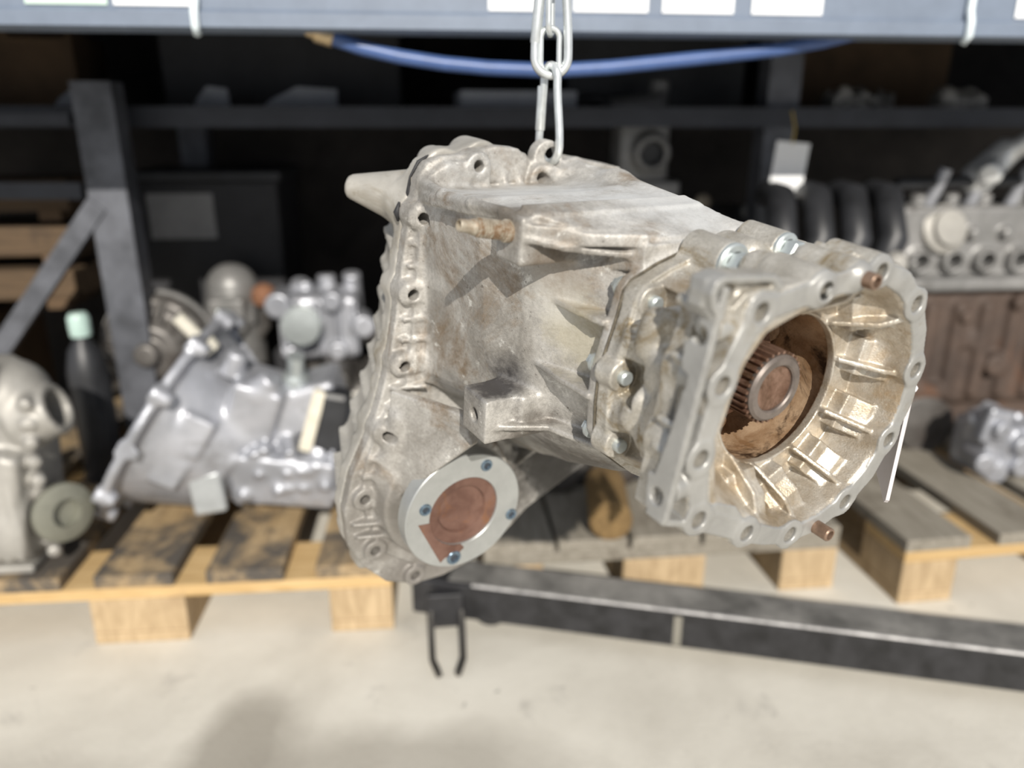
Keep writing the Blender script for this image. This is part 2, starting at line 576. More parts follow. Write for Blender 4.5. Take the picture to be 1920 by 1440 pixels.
LUMPS = [(-89, 40, 16, 9, -58), (-86, 22, 10, 10, -48), (-89, -8, 14, 10, -61), (-87, -18, 10, 10, -47), (-82, 49, 4, 9, -48), (-82, -34, 8, 10, -40), (-92, 4, 10, 9, -36), (-89, 26, 8, 9, -34), (-89, -24, 8, 6, -76), (-86, 26, 10, 6, -78)]
# ---- bell and adapter housing -----------------------------------------------
F = Field((-145, -114, -98), (112, 112, 9), 0.95)
outer0 = arc(0, 0, 90, -96, 72, 24) + [(-29, 84), (-62, 82), (-80, 74), (-97, 36), (-103, -7), (-97, -50), (-60, -72), (-45, -76)]
outer1 = [(u * 0.95, v * 0.95) for u, v in P_MID]
F.poly(P_MID, -95, -84, k=0)
outerQ = arc(0, 0, 88, -96, 40, 18) + [(40, 80), (12, 80), (-20, 72), (-46, 65), (-72, 54), (-84, 24), (-88, -4), (-84, -38), (-60, -64), (-34, -77)]
outerT = arc(0, 0, 90, -96, 60, 20) + [(20, 84), (-29, 80), (-62, 76), (-84, 60), (-93, 24), (-98, -6), (-92, -44), (-62, -68), (-42, -75)]
F.loftn([(outer0, -2), (outer0, -12), (outerT, -32), (outerQ, -56), ([(u * 0.97, v * 0.97) for u, v in P_MID], -88)], k=2)
# bulges and bolt columns on the outside
for u, v, l, r, w_ in LUMPS:
    F.cap((u + 3, v - l * 0.5, w_ - 4), (u + 2, v + l * 0.5, w_), r, k=6)
for u, v in ((-71, 51), (-87, 6), (-84, -41)):
    F.cyl((u - 2, v, -80), (u - 2, v, -60), 12.0, 13.0, k=2.5, mode='cut')
    F.cyl((u, v, -95), (u, v, -80), 10.6, 9.6, k=2.0, rnd=0.8)
for u, v, w1, r in ((-29, 75, -64, 13.5), (15, 80, -64, 11.5)):
    F.cyl((u, v, -95), (u, v, w1), r, r * 0.94, k=4, rnd=1.0)
F.cap((-6, 76, -90), (-6, 76, -72), 11, k=4)
F.cap((-18, 56, -84), (-44, 56, -24), 14, k=8)
F.cap((17, 74, -58), (18, 82, -6), 9, k=5)
F.cap((-4, 70, -66), (-2, 79, -8), 8, k=5)
F.cap((-29, 77, -44), (-29, 78, -6), 11, k=4)
F.cap((44, 70, -90), (40, 76, -8), 9, k=5)
F.cap((0, 82, -34), (0, 82, -4), 9.5, k=4)
# joint flange face: strips between the bolt lugs
ring = arc(0, 0, 85, -58, 34, 14)
F.stroke([(18, 83), (45, 74), (63, 59)] + [(76, 38), (83, 13), (84.5, -10), (76, -35), (65, -58), (46, -74), (22, -83), (-4, -84), (-26, -78), (-47, -69)], 6.5, -10, 0, k=2)
F.stroke([(18, 83), (-29, 78), (-73, 71), (-83, 53), (-91, 34), (-97, -7), (-90, -47), (-47, -69)], 6.2, -10, 0, k=2)
# cavity of the bell
inner0 = arc(0, 0, 79, -92, 70, 20) + [(-29, 69), (-64, 60), (-76, 44), (-82, 24), (-88, -4), (-80, -38), (-42, -61), (-20, -74)]
inner1 = arc(0, 0, 72, -100, 100, 18) + [(-40, 54), (-58, 34), (-62, 0), (-56, -32), (-34, -54)]
F.loft(inner1, -35, inner0, 1.5, k=2, mode='cut')
for u, v in HOLES:
    F.cyl((u, v, -34), (u, v, 0), 11.0, 10.2, k=3)
# recess between the strip and the side rail, then rail, pads and the round thread bosses behind the rail
F.poly([(-93, 76), (-74, 74), (-84, 54), (-88, 34), (-92, -7), (-88, -46), (-80, -66), (-108, -47), (-104, 3), (-99, 47)], -34, -22, k=4)
for u, v in ((-103, 64), (-113, -26)):
    F.cyl((u + 3, v, -9), (u + 26, v + 2, -12), 9.0, 9, k=2, rnd=2)
F.stroke([(-103, 44), (-92, 36)], 2.2, -26, -7, k=1.5)
F.stroke([(-106, 8), (-96, 2)], 2.2, -26, -7, k=1.5)
F.stroke([(-107, -9), (-98, -10)], 2.2, -26, -7, k=1.5)
F.stroke([(-104, 74), (-86, 71), (-76, 71)], 3.2, -26, -3.5, k=2)
F.stroke([(-82, 60), (-88, 72), (-78, 78)], 3.0, -20, -3, k=3)
F.stroke([(-92, -49), (-77, -44), (-62, -50), (-50, -66)], 3.4, -16, -0.5, k=2)
F.stroke([(-115, -42), (-90, -51)], 2.0, -15, -1, k=2)
RAIL = [(-45, 0), (84, 0), (86, -8), (66, -11), (58, -11), (51, -17), (38, -15), (36, -9), (0, -12), (-22, -15), (-23, -20), (-40, -17), (-46, -12)]
F.plate((-109.8, 3, 0), (10, 89, 0), (0, 0, 1), RAIL, 2.2, k=1)
F.poly([(-110, 76), (-110, 90), (-102, 92), (-66, 89), (-62, 82), (-74, 74), (-100, 73)], -16, -6, k=1.5)
F.stroke([(-101, 72), (-106, 77), (-108.5, 84), (-107, 89), (-102, 91), (-68, 88), (-62, 83)], 1.9, -14, 0, k=1.5)
F.stroke([(-64, 82), (-84, 80), (-90, 74)], 1.9, -14, -1.5, k=2)
# fins and blocks inside the bell
for (u0, v0), (u1, v1) in FINS:
    d = Vector((u1 - u0, v1 - v0)); L_ = d.length; d.normalize()
    PL = [(11, -37), (12.5, -25), (19, -22), (26, -14), (L_ + 1, -10), (L_ + 1, -37)]
    F.plate((u0 - d.y * 4.0, v0 + d.x * 4.0, 0), (d.x, d.y, 0), (0, 0, 1), PL, 12.0, k=2.0)
for (u0, v0), (u1, v1) in FINS:
    d = Vector((u1 - u0, v1 - v0)); L_ = d.length; d.normalize()
    F.plate((u0, v0, 0), (d.x, d.y, 0), (0, 0, 1), [(1, -37), (1.5, -31), (L_ * 0.42, -9), (L_ - 6, -3), (L_ + 1, -4), (L_ + 1, -37)], 1.6, k=1.0)
# bore and gear chamber
F.cyl((0, 0, -50), (0, 0, -30), 49.3, k=0.8, mode='cut')
F.cyl((0, 0, -99), (0, 0, -40), 57, k=0, mode='cut')
F.cyl((0, 0, -37.5), (0, 0, -33.5), 51.2, k=0.5)
F.cyl((0, 0, -50), (0, 0, -30), 49.3, k=0.6, mode='cut')
for u, v in HOLES:
    F.cyl((u, v, -16), (u, v, 4), 5.2, k=0.6, mode='cut')
for q, w_ in ((58, -8), (-33, -9.5)):
    u, v = -112 + 0.1117 * q, 3 + 0.9937 * q
    F.cyl((u - 8, v + 0.9, w_), (u + 16, v - 1.8, w_), 4.6, k=0.8, mode='cut')
F.cyl((-93, 82, -14), (-93, 82, 6), 5.0, k=0.8, mode='cut')
me = F.mesh('bell_housing', mm)
adapter = link_mesh('bell_housing', me, M_ADAPT, case)
me.materials.append(M_BELL)
me.materials.append(M_FACE)
co = np.empty(len(me.vertices) * 3, np.float32); me.vertices.foreach_get('co', co); co = co.reshape(-1, 3) * 1000
lv = np.empty(len(me.polygons) * 4, np.int32); me.loops.foreach_get('vertex_index', lv)
cen = co[lv.reshape(-1, 4)].mean(1)
inside = ((cen[:, 0] ** 2 + cen[:, 1] ** 2 < 80.5 ** 2) | (Field.poly2(cen[:, 0], cen[:, 1], inner0) < 1.5)) & (cen[:, 2] < -1.2) & (cen[:, 2] > -50) & (Field.poly2(cen[:, 0], cen[:, 1], inner0) < 3)
front = (cen[:, 2] > -1.2) | ((cen[:, 0] < -100) & (cen[:, 2] > -22))
mi = np.where(front, 2, np.where(inside, 1, 0)).astype(np.int32)
me.polygons.foreach_set('material_index', mi)
tag(adapter, 'bright warm aluminium bell housing with radial ribs')

# ---- main case --------------------------------------------------------------
F = Field((-192, -310, -322), (122, 126, -88), 1.5)
secA = [(-70, -36), (-73, 5), (-70, 42), (-54, 64), (-20, 76), (10, 79), (40, 70), (74, 44), (84, 0), (80, -50), (30, -86), (-24, -86), (-54, -66)]
secK = [(-80, -44), (-87, -10), (-88, 30), (-90, 62), (-82, 84), (-30, 88), (4, 91), (34, 82), (70, 52), (86, -4), (80, -70), (30, -112), (-26, -108), (-62, -80)]
secM = [(-98, -54), (-111, -14), (-115, 24), (-121, 70), (-123, 90), (-40, 91), (4, 92), (36, 84), (76, 54), (92, -10), (86, -84), (34, -142), (-24, -134), (-76, -88)]
secB = [(-113, -74), (-115, 10), (-118, 62), (-116, 82), (-98, 77), (-60, 75), (-10, 78), (24, 92), (56, 88), (98, 56), (106, -20), (92, -120), (44, -176), (-24, -166), (-66, -112), (-100, -92)]
F.poly(P_MID, -104, -96, k=0, grow=0.5)
def mean_sec(P, Q, n=48):
    # outline half way between two star shaped outlines
    def rad(P_, t):
        d = np.array((math.cos(t), math.sin(t))); best = 0
        for (x0, y0), (x1, y1) in zip(P_, P_[1:] + P_[:1]):
            M_ = np.array(((d[0], x0 - x1), (d[1], y0 - y1)))
            if abs(np.linalg.det(M_)) < 1e-9:
                continue
            r_, q_ = np.linalg.solve(M_, (x0, y0))
            if r_ > 0 and -1e-6 <= q_ <= 1 + 1e-6:
                best = max(best, r_)
        return best
    return [((rad(P, t) + rad(Q, t)) / 2 * math.cos(t), (rad(P, t) + rad(Q, t)) / 2 * math.sin(t)) for t in (2 * math.pi * i / n for i in range(n))]
secL = [(u * 1.012, v * 1.005) for u, v in mean_sec(secK, secM)]
secN = [(u * 1.01, v) for u, v in mean_sec(secM, secB)]
F.loftn([(secA, -99), (secK, -140), (secL, -168), (secM, -204), (secN, -250), (secB, -304)], k=4)
F.poly(P_SPLIT, -318.5, -306, k=3)
# raised band behind the joint
band = [(-70, 94), (-96, 96), (-112, 88), (-117, 60), (-121, 20), (-124, -30), (-128, -72), (-130, -82), (-100, -86), (-90, 0), (-84, 70)]
F.poly(band, -308, -297, k=8)
for i, (u, v) in enumerate(LUGS):
    F.cyl((u, v, -318), (u, v, -297 if i < 2 else -299), 11.5, 10.5, k=3, rnd=1)
    if i in (2, 3, 4, 5):
        F.box((u + 9, v + 1, -304), (17, 9.5, 10), None, k=3, rnd=5)
# gussets between the lugs
for u, v in ((-121, 36), (-124, 18), (-128, -26), (-130, -44), (-138, -86), (-142, -102), (-160, -149), (-165, -165), (-175, -212), (-172, -226), (-60, 90), (-42, 88), (-27, 86)):
    if v > 80:
        F.plate((u, v, -306), (0, 1, 0), (0, 0, 1), [(-14, -6), (9, -6), (9, 0), (-14, 9)], 2.2, k=3)
    else:
        F.plate((u, v, -306), (1, 0.12, 0), (0, 0, 1), [(-5, -6), (24, -6), (24, 18), (-3, 5)], 1.9, k=2.5)
# top bosses and lifting eye
F.poly([(-76, 80), (-76, 98), (-66, 105), (-50, 108), (-30, 106), (-21, 98), (-20, 80)], -318.5, -303, k=3)
F.poly([(-108, 70), (-104, 92), (-92, 98), (-80, 97), (-78, 80)], -310, -300, k=4)
F.poly([(-80, 70), (-80, 92), (-74, 102), (-62, 102), (-58, 92), (-58, 70)], -312, -298, k=2)
F.poly([(-20, 66), (-20, 84), (-14, 92), (-2, 92), (3, 84), (3, 66)], -312, -298, k=2)
F.cyl((1, 98, -317), (1, 98, -305), 14, k=5, rnd=1.5)
F.cap((1, 86, -312), (6, 84, -296), 11, k=6)
# top deck with its overhanging lip
F.plate((0, 72, -310), (1, 0, 0), (0, 0.106, 1), [(-112, -4), (-121, 20), (-128, 50), (-130, 102), (-127, 138), (-125, 163), (-113, 178), (8, 178), (10, 100), (6, -4)], 3.4, k=4)
F.plate((0, 91, -138), (1, 0, 0), (0, -11, 36), [(-124, -12), (-122, 0), (-108, 14), (-90, 24), (-70, 32), (-50, 37), (14, 37), (8, -12)], 3.2, k=4)
F.cap((26, 86, -305), (24, 87, -240), 8, k=12)
F.cap((24, 87, -240), (18, 76, -108), 8, k=16)
F.cap((-113, 82, -304), (-124, 84, -250), 3.6, 3.2, k=5)
F.cap((-124, 84, -250), (-128, 88, -200), 3.2, k=5)
F.cap((-128, 88, -200), (-127, 91, -160), 3.2, 2.6, k=4)
# upper mounting boss with rib
F.box((-102, 77, -150.5), (28, 15, 14.5), k=2, rnd=0.6)
F.poly([(-129, -160), (-129, -137), (-110, -124), (-92, -114), (-76, -112), (-70, -160)], 78, 88, axis=1, k=1)
F.plate((0, 79.5, -137), (1, 0, 0), (0, -8, 33), [(-129, -14), (-129, 1), (-110, 16), (-88, 26), (-68, 34), (-50, 34), (-70, -14)], 2.0, k=1.5)
# lower mounting boss with rib
F.box((-104, -56.5, -180.5), (27, 16.5, 16.5), k=4, rnd=0.8)
F.box((-80, -54, -176), (26, 15, 18), k=8, rnd=3)
F.poly([(-128, -184), (-128, -165), (-90, -147), (-78, -116), (-70, -100), (-40, -100), (-50, -184)], -63, -58.5, axis=1, k=3)
F.cyl((-140, -56.5, -181), (-112, -56.5, -181), 5.0, k=0.5, mode='cut')
# side gussets that run up to the joint flange
F.poly([(-93, -154), (-94, -130), (-91, -100), (-60, -100), (-60, -154)], 31, 35.5, axis=1, k=1.5)
F.poly([(-96, -166), (-98, -130), (-96, -100), (-60, -100), (-60, -166)], -17, -12.5, axis=1, k=1.5)
F.poly([(-76, -120), (-66, -98), (-6, -98), (-20, -130)], 62, 80, axis=1, k=4)
F.poly([(-112, -126), (-96, -112), (-62, -99), (-56, -140), (-100, -150)], 78, 86, axis=1, k=2)
# lower lobe: skirt, neck and undercut round the output flange
LOBE = [(-170, -190), (-164, -150), (-148, -110), (-124, -80), (-60, -100), (-10, -180), (-20, -240), (-60, -276), (-110, -280), (-150, -250)]
F.poly(LOBE, -312, -302, k=4)
F.cyl((-93, -194, -312), (-93, -194, -282), 68, 63, k=4, rnd=3)
F.cyl((-93, -194, -300), (-93, -194, -270), 48, 44, k=4)
F.cyl((-93, -194, -277), (-93, -194, -250), 38, k=1, mode='cut')
F.plate((-141, -184, -290), (33, 82, 72), (1, 94, -6), [(-4, -2), (114, -2), (122, 22), (66, 74), (-4, 14)], 4.5, k=3)
F.cap((-150, -170, -298), (-138, -110, -290), 8, k=8)
F.plate((0, -150, -306), (0, 0, 1), (0.25, 1, 0), [(0, -50), (40, 0), (110, 60), (0, 60)], 2.5, k=5)
# holes
for u, v in LUGS:
    F.cyl((u, v, -312), (u, v, -284), 4.6, k=0.8, mode='cut')
F.cyl((5, 99, -330), (5, 99, -290), 7.2, k=1.5, mode='cut')
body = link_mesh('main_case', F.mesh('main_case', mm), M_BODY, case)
tag(body, 'dusty grey ribbed aluminium main case')

# ---- rear cover -------------------------------------------------------------
F = Field((-196, -315, -412), (124, 126, -316), 2.2)
F.poly(P_SPLIT, -332, -319.5, k=2)
def shrink(P, f, c=(-40, -90)):
    return [(c[0] + (u - c[0]) * f, c[1] + (v - c[1]) * f) for u, v in P]
F.loft(shrink(P_SPLIT, 0.93), -330, shrink(P_SPLIT, 0.78), -392, k=8)
for u, v in LUGS:
    F.cyl((u, v, -338), (u, v, -320), 12, 11, k=5, rnd=2)
for i in range(12):
    v = 46 - i * 27
    P0 = [(a_, b_) for a_, b_ in P_SPLIT if a_ < -60]
    u = min(np.interp(v, [b_ for a_, b_ in P0[::-1]], [a_ for a_, b_ in P0[::-1]]), -110)
    F.plate((u, v, -330), (1, 0, 0), (0, 0.12, -1), [(1, 0), (50, 0), (60, 62), (20, 62)], 3.0, k=5)
F.cap((-56, 96, -345), (-56, 96, -320), 15, k=6)
F.cap((-84, 90, -350), (-90, 92, -320), 13, k=8)
F.cyl((-96, 60, -336), (-146, 67, -382), 28, 9, k=10, rnd=4)
F.box((-150, -262, -338), (16, 20, 14), k=8, rnd=6)
cover = link_mesh('rear_cover', F.mesh('rear_cover', mm), M_COVER, case)

# ---- black sealant squeezed out of the split --------------------------------
M_SEAL = plain('black sealant', (0.018, 0.018, 0.02), rough=0.6, var=0.3, scale=200)
bm = bmesh.new()
add_tube(bm, [V3(u, v, -319.2) for u, v in ((-118.5, 62), (-119.5, 72), (-118, 84), (-111, 95), (-104, 98.8), (-96, 101.6))], [0.8 * mm, 2.0 * mm, 0.9 * mm, 1.7 * mm, 1.2 * mm, 0.7 * mm], 8)
add_tube(bm, [V3(u, v, -319.2) for u, v in ((-128, 50), (-129, 57), (-127, 65))], [1 * mm, 3 * mm, 1 * mm], 8)
bm_obj('sealant_bead', bm, M_SEAL, case, smooth=True)
bm = bmesh.new()
pts = P_MID
add_tube(bm, [V3(u * 1.002, v * 1.002, -95.5) for u, v in pts], 0.9 * mm, 6, closed=True)
bm_obj('joint_gasket', bm, plain('dark gasket', (0.10, 0.085, 0.06), rough=0.7, var=0.4, scale=300), case)

# ---- output flange ----------------------------------------------------------
oc = (-93, -194)
disc = case_lathe('output_flange', [(33.5, -16), (46, -16), (55.5, -16), (56.5, -15), (56.5, -1), (55.6, 0), (34.2, 0), (33.5, -0.8), (33.5, -16)], (oc[0], oc[1], -255), M_DISC, n=72)
tag(disc, 'round bare steel flange plate')
plug = case_lathe('bore_plug', [(0, -8), (20, -8), (22, -7.4), (23.4, -4.2), (24.4, -3.6), (31, -3.2), (33.4, -2.6), (33.4, -14), (0, -14)], (oc[0], oc[1], -255), M_RUST, disc, n=56)
tag(plug, 'rusty red dished plug')
bm = bmesh.new()
notch = [(-137.5, -195), (-126.5, -196)] + [(oc[0] + 33.6 * math.cos(t), oc[1] + 33.6 * math.sin(t)) for t in [math.radians(x) for x in range(185, 275, 9)]] + [(-92, -232), (-97, -236), (-104, -237), (-111, -237), (-115.5, -241)]
add_prism(bm, [(x * mm, y * mm) for x, y in notch], (0, 0, -0.255), (1, 0, 0), (0, 1, 0), -0.0006, 0.0005)
bm_obj('rust_patch', bm, M_RUST, disc)
def socket_screw(name, p, r, parent, mat, depth=2.2):
    u, v, w = p
    hexr = r * 0.58
    bm = bmesh.new()
    add_lathe(bm, [(r, -4 * mm), (r, 0.7 * mm), (r * 0.9, 1.5 * mm), (hexr * 1.05, 1.5 * mm), (hexr, 0.2 * mm), (0, 0.2 * mm)], V3(u, v, w), (0, 0, 1), 18)
    o = bm_obj(name, bm, mat, parent, angle=35)
    lathe_obj('socket', [(0, 0.1 * mm), (hexr * 0.97, 0.1 * mm), (hexr * 0.97, 0.3 * mm), (0, 0.3 * mm)], V3(u, v, w), (0, 0, 1), M_SOCK, None, 6).parent = parent
    return o
M_SOCK = plain('dark screw socket', (0.05, 0.06, 0.075), metal=0.4, rough=0.4)
M_BLUE = plain('blue passivated steel', (0.20, 0.27, 0.34), metal=0.8, rough=0.25, var=0.25, scale=250)
for k_, (u, v) in enumerate(((-73, -152), (-131, -181), (-44, -211), (-102, -240))):
    socket_screw('screw', (u, v, -255), (5.6 if k_ < 3 else 7.0) * mm, disc, M_BLUE, 2.6)

# ---- splined shaft and gear chamber -----------------------------------------
bm = bmesh.new()
NT = 30
prof = []
for i in range(NT):
    a0 = 2 * math.pi * i / NT
    for f, r in ((-0.30, 24.2), (0.02, 24.2), (0.16, 21.4), (0.54, 21.4)):
        t = a0 + f * 2 * math.pi / NT
        prof.append((r * math.cos(t) * mm, r * math.sin(t) * mm))
add_prism(bm, prof, (0, 0, 0), (1, 0, 0), (0, 1, 0), -0.088, -0.0385)
shaft = bm_obj('splined_shaft', bm, M_SHAFT, case)
tag(shaft, 'brown oily splined input shaft')
case_lathe('shaft_end_ring', [(15.2, -44), (15.2, -37.0), (16.2, -36.0), (20.4, -36.0), (22.2, -37.6), (22.4, -39.5), (20, -44)], (0, 0, 0), M_RING, shaft, n=56)
case_lathe('shaft_bore_plug', [(0, -41), (14.6, -41), (15.3, -40.2), (15.3, -46), (0, -46)], (0, 0, 0), M_OIL, shaft, n=40)
case_lathe('chamber_floor', [(25, -90), (30, -88), (40, -88), (42, -92), (56.6, -92), (56.6, -96), (24, -96)], (0, 0, 0), M_OIL, case, n=64)
case_lathe('chamber_wall', [(55.8, -92), (55.8, -41), (57.2, -41), (57.2, -92), (55.8, -92)], (0, 0, 0), M_OIL, case, n=64)
case_lathe('bearing_ring', [(26, -88), (26, -76), (28, -74), (36, -74), (37.5, -76), (37.5, -88)], (0, 0, 0), M_SHAFT, case, n=56)
for t, r_, rr_ in ((20, 46, 7), (-35, 45, 9), (-80, 46, 6), (65, 47, 6), (120, 45, 8), (200, 46, 8)):
    case_lathe('chamber_boss', [(rr_, 0), (rr_, 10), (rr_ * 0.8, 12), (0, 12)], (r_ * math.cos(math.radians(t)), r_ * math.sin(math.radians(t)), -92), M_OIL, n=18)

# ---- bolts, studs and pins --------------------------------------------------
def hex_bolt(name, p, parent, mat, r=8.5, hr=6.2, hh=6.5, axis=(0, 0, 1)):
    bm = bmesh.new()
    add_lathe(bm, [(0, -1 * mm), (r * mm, -1 * mm), (r * mm, 1.4 * mm), (r * 0.9 * mm, 2.4 * mm), (hr * 0.95 * mm, 2.8 * mm)], V3(*p), axis, 28)
    add_lathe(bm, [(hr * mm, 2.2 * mm), (hr * mm, (2.4 + hh - 1) * mm), (hr * 0.86 * mm, (2.4 + hh) * mm), (0, (2.4 + hh) * mm)], V3(*p), axis, 6)
    return bm_obj(name, bm, mat, parent, angle=30)
for u, v, w in ((-29, 75, -63.5), (15, 80, -63.5)):
    hex_bolt('hex_bolt', (u, v, w), case, M_ZINC, 12.5 if u < 0 else 10.5, 8.4 if u < 0 else 7.4, 9)
for u, v in ((-71, 51), (-87, 6), (-84, -41)):
    b = case_lathe('stud_end', [(4.6, -3), (4.6, 4.0), (3.6, 5.0), (0, 5.0)], (u, v, -80), M_ZINC, n=20)
for u, v in ((-88, 6), (-75, 54), (-86, -41)):
    hex_bolt('hex_bolt', (u, v, -104.2), case, M_ZINC, 6.5, 4.8, 4, axis=(0, 0, -1))
for u, v in ((0, 82), (21, -85.5)):
    case_lathe('dowel_pin', [(4.6, -8), (4.6, 10.2), (4.0, 11), (3.1, 11), (2.9, 4), (0, 4)], (u, v, 0), M_COPPER, n=24)
# threaded stud on the upper boss
sd = Vector((-1, 0.17, 0.0)).normalized()
prof = [(4.4, -1), (6.0, 0), (6.0, 3.6), (4.8, 4.4)]
for i in range(9):
    prof += [(5.1, 5.2 + i * 2.15), (5.1, 5.6 + i * 2.15), (4.0, 6.4 + i * 2.15), (4.0, 6.7 + i * 2.15)]
prof += [(4.4, 25), (3.4, 29), (3.2, 35), (3.0, 35.4), (2.4, 35.4), (2.3, 33), (0, 33)]
lathe_obj('threaded_stud', [(r * 1.18 * mm, h * mm) for r, h in prof], V3(-129.5, 81, -150.5), sd, M_STUD, case, 22, 20)
# ---------------------------------------------------------------- the yard and the rack behind
RZ = math.radians(6)
def RK(a, d, z=0.0):
    """rack frame: a runs along the rack front, d goes into the rack"""
    return Vector((a * math.cos(RZ) - d * math.sin(RZ), 1.11 + a * math.sin(RZ) + d * math.cos(RZ), z))
RROT = Matrix.Rotation(RZ, 3, 'Z')
def rk_empty(name, a, d, z=0.0, rz=0.0):
    return empty(name, RK(a, d, z), RZ + rz)

def concrete():
    m, nt, b, tc = base_mat('worn concrete')
    n1 = noise(nt, tc, 2.2, 8, 0.62, 0.3)
    col = ramp(nt, n1, [(0.30, (0.48, 0.45, 0.39)), (0.50, (0.63, 0.60, 0.53)), (0.70, (0.75, 0.72, 0.645))])
    n2 = noise(nt, tc, 9.0, 6, 0.7, 0.6)
    f = ramp(nt, n2, [(0.60, (0, 0, 0)), (0.74, (0.7, 0.7, 0.7))])
    col = mix(nt, f, col, (0.33, 0.31, 0.28))
    n3 = noise(nt, tc, 34, 4, 0.6)
    f3 = ramp(nt, n3, [(0.68, (0, 0, 0)), (0.74, (0.8, 0.8, 0.8))])
    col = mix(nt, f3, col, (0.22, 0.21, 0.19))
    # dark floor patches with ragged outlines
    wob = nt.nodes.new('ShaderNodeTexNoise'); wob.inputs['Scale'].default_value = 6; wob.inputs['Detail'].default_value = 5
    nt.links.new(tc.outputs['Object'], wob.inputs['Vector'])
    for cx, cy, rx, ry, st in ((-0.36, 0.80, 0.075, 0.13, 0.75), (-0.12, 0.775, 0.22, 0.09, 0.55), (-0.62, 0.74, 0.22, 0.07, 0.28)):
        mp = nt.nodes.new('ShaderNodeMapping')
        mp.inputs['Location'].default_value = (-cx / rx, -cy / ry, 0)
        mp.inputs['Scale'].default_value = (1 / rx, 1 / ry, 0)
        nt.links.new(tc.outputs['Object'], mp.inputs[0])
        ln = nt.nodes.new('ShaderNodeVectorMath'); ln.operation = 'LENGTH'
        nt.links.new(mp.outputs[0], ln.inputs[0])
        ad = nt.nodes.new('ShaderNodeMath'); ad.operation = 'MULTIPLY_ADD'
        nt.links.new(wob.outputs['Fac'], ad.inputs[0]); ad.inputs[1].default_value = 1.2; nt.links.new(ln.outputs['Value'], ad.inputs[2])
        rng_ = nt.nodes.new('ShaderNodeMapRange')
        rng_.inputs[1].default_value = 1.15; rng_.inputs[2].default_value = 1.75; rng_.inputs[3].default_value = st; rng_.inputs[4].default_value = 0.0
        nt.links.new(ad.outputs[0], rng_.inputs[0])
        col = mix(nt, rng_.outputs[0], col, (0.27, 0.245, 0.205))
    nt.links.new(col, b.inputs['Base Color'])
    b.inputs['Roughness'].default_value = 0.85
    bump(nt, b, noise(nt, tc, 120, 5, 0.65), 0.3, 0.003)
    return m

def wood(name, c0, c1, dirt, d_lo=0.55, d_hi=0.72, stretch=(14, 1.4, 14)):
    m, nt, b, tc = base_mat(name)
    g = noise(nt, tc, 6.0, 6, 0.6, 1.2, stretch)
    col = ramp(nt, g, [(0.35, c0), (0.65, c1)])
    n2 = noise(nt, tc, 7.0, 7, 0.7, 0.5)
    f = ramp(nt, n2, [(d_lo, (0, 0, 0)), (d_hi, (1, 1, 1))])
    col = mix(nt, f, col, dirt)
    nt.links.new(col, b.inputs['Base Color'])
    b.inputs['Roughness'].default_value = 0.8
    bump(nt, b, g, 0.25, 0.002)
    return m

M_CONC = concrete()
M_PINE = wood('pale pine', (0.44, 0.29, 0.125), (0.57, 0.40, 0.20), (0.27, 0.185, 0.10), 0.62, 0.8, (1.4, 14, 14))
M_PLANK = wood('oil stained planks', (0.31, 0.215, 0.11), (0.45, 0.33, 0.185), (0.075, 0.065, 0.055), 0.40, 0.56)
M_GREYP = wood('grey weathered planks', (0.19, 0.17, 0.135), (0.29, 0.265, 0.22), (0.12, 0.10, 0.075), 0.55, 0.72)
M_BLOCK = wood('pallet block wood', (0.34, 0.245, 0.14), (0.48, 0.36, 0.22), (0.26, 0.18, 0.10), 0.6, 0.76, (10, 10, 2))
M_BEAM = plain('blue grey rack paint', (0.165, 0.20, 0.26), rough=0.42, var=0.08, scale=20)
M_DKSTEEL = plain('dark grey rack steel', (0.030, 0.033, 0.042), metal=0.2, rough=0.45, var=0.2, scale=14)
M_BRACE = plain('greasy steel brace', (0.10, 0.105, 0.12), metal=0.3, rough=0.5, var=0.35, scale=16)
M_WALL = plain('near black board', (0.028, 0.024, 0.022), rough=0.9, var=0.5, scale=6)  # near black board, mottled by noise
M_PAPER = plain('white paper', (0.86, 0.87, 0.88), rough=0.75, var=0.03)
M_PAPERG = plain('pale green paper', (0.55, 0.68, 0.60), rough=0.75, var=0.05)
M_CARD = plain('brown cardboard', (0.10, 0.062, 0.033), rough=0.85, var=0.25, scale=9)
M_BLACK = plain('black plastic', (0.022, 0.023, 0.026), rough=0.45, var=0.3, scale=20)
M_BOXD = plain('dark crate plastic', (0.022, 0.022, 0.025), rough=0.55, var=0.3, scale=10)
M_HOSE = plain('blue hose', (0.06, 0.11, 0.27), rough=0.4, var=0.1)
M_SILV = cast_metal('silver gearbox aluminium', (0.30, 0.31, 0.34), (0.48, 0.49, 0.53), (0.17, 0.165, 0.16), 0.55, 0.7, metal=0.55, rough=0.42, scale=7, grain=200, grain_s=0.2)
M_BEIGE = cast_metal('dusty beige aluminium', (0.27, 0.26, 0.24), (0.42, 0.405, 0.375), (0.17, 0.155, 0.135), 0.58, 0.72, metal=0.35, rough=0.5, scale=7, grain=200, grain_s=0.2)
M_DARKC = cast_metal('oily dark casting', (0.07, 0.065, 0.06), (0.16, 0.15, 0.14), (0.04, 0.03, 0.025), 0.5, 0.66, metal=0.35, rough=0.42, scale=8, grain=150, grain_s=0.2)
M_RUSTC = cast_metal('rusty iron block', (0.05, 0.035, 0.028), (0.10, 0.068, 0.052), (0.15, 0.065, 0.03), 0.52, 0.68, metal=0.1, rough=0.7, scale=7, grain=150, grain_s=0.3)
M_GREYC = cast_metal('grey cylinder head aluminium', (0.17, 0.17, 0.165), (0.29, 0.285, 0.28), (0.09, 0.085, 0.08), 0.54, 0.7, metal=0.4, rough=0.45, scale=9, grain=200, grain_s=0.2)

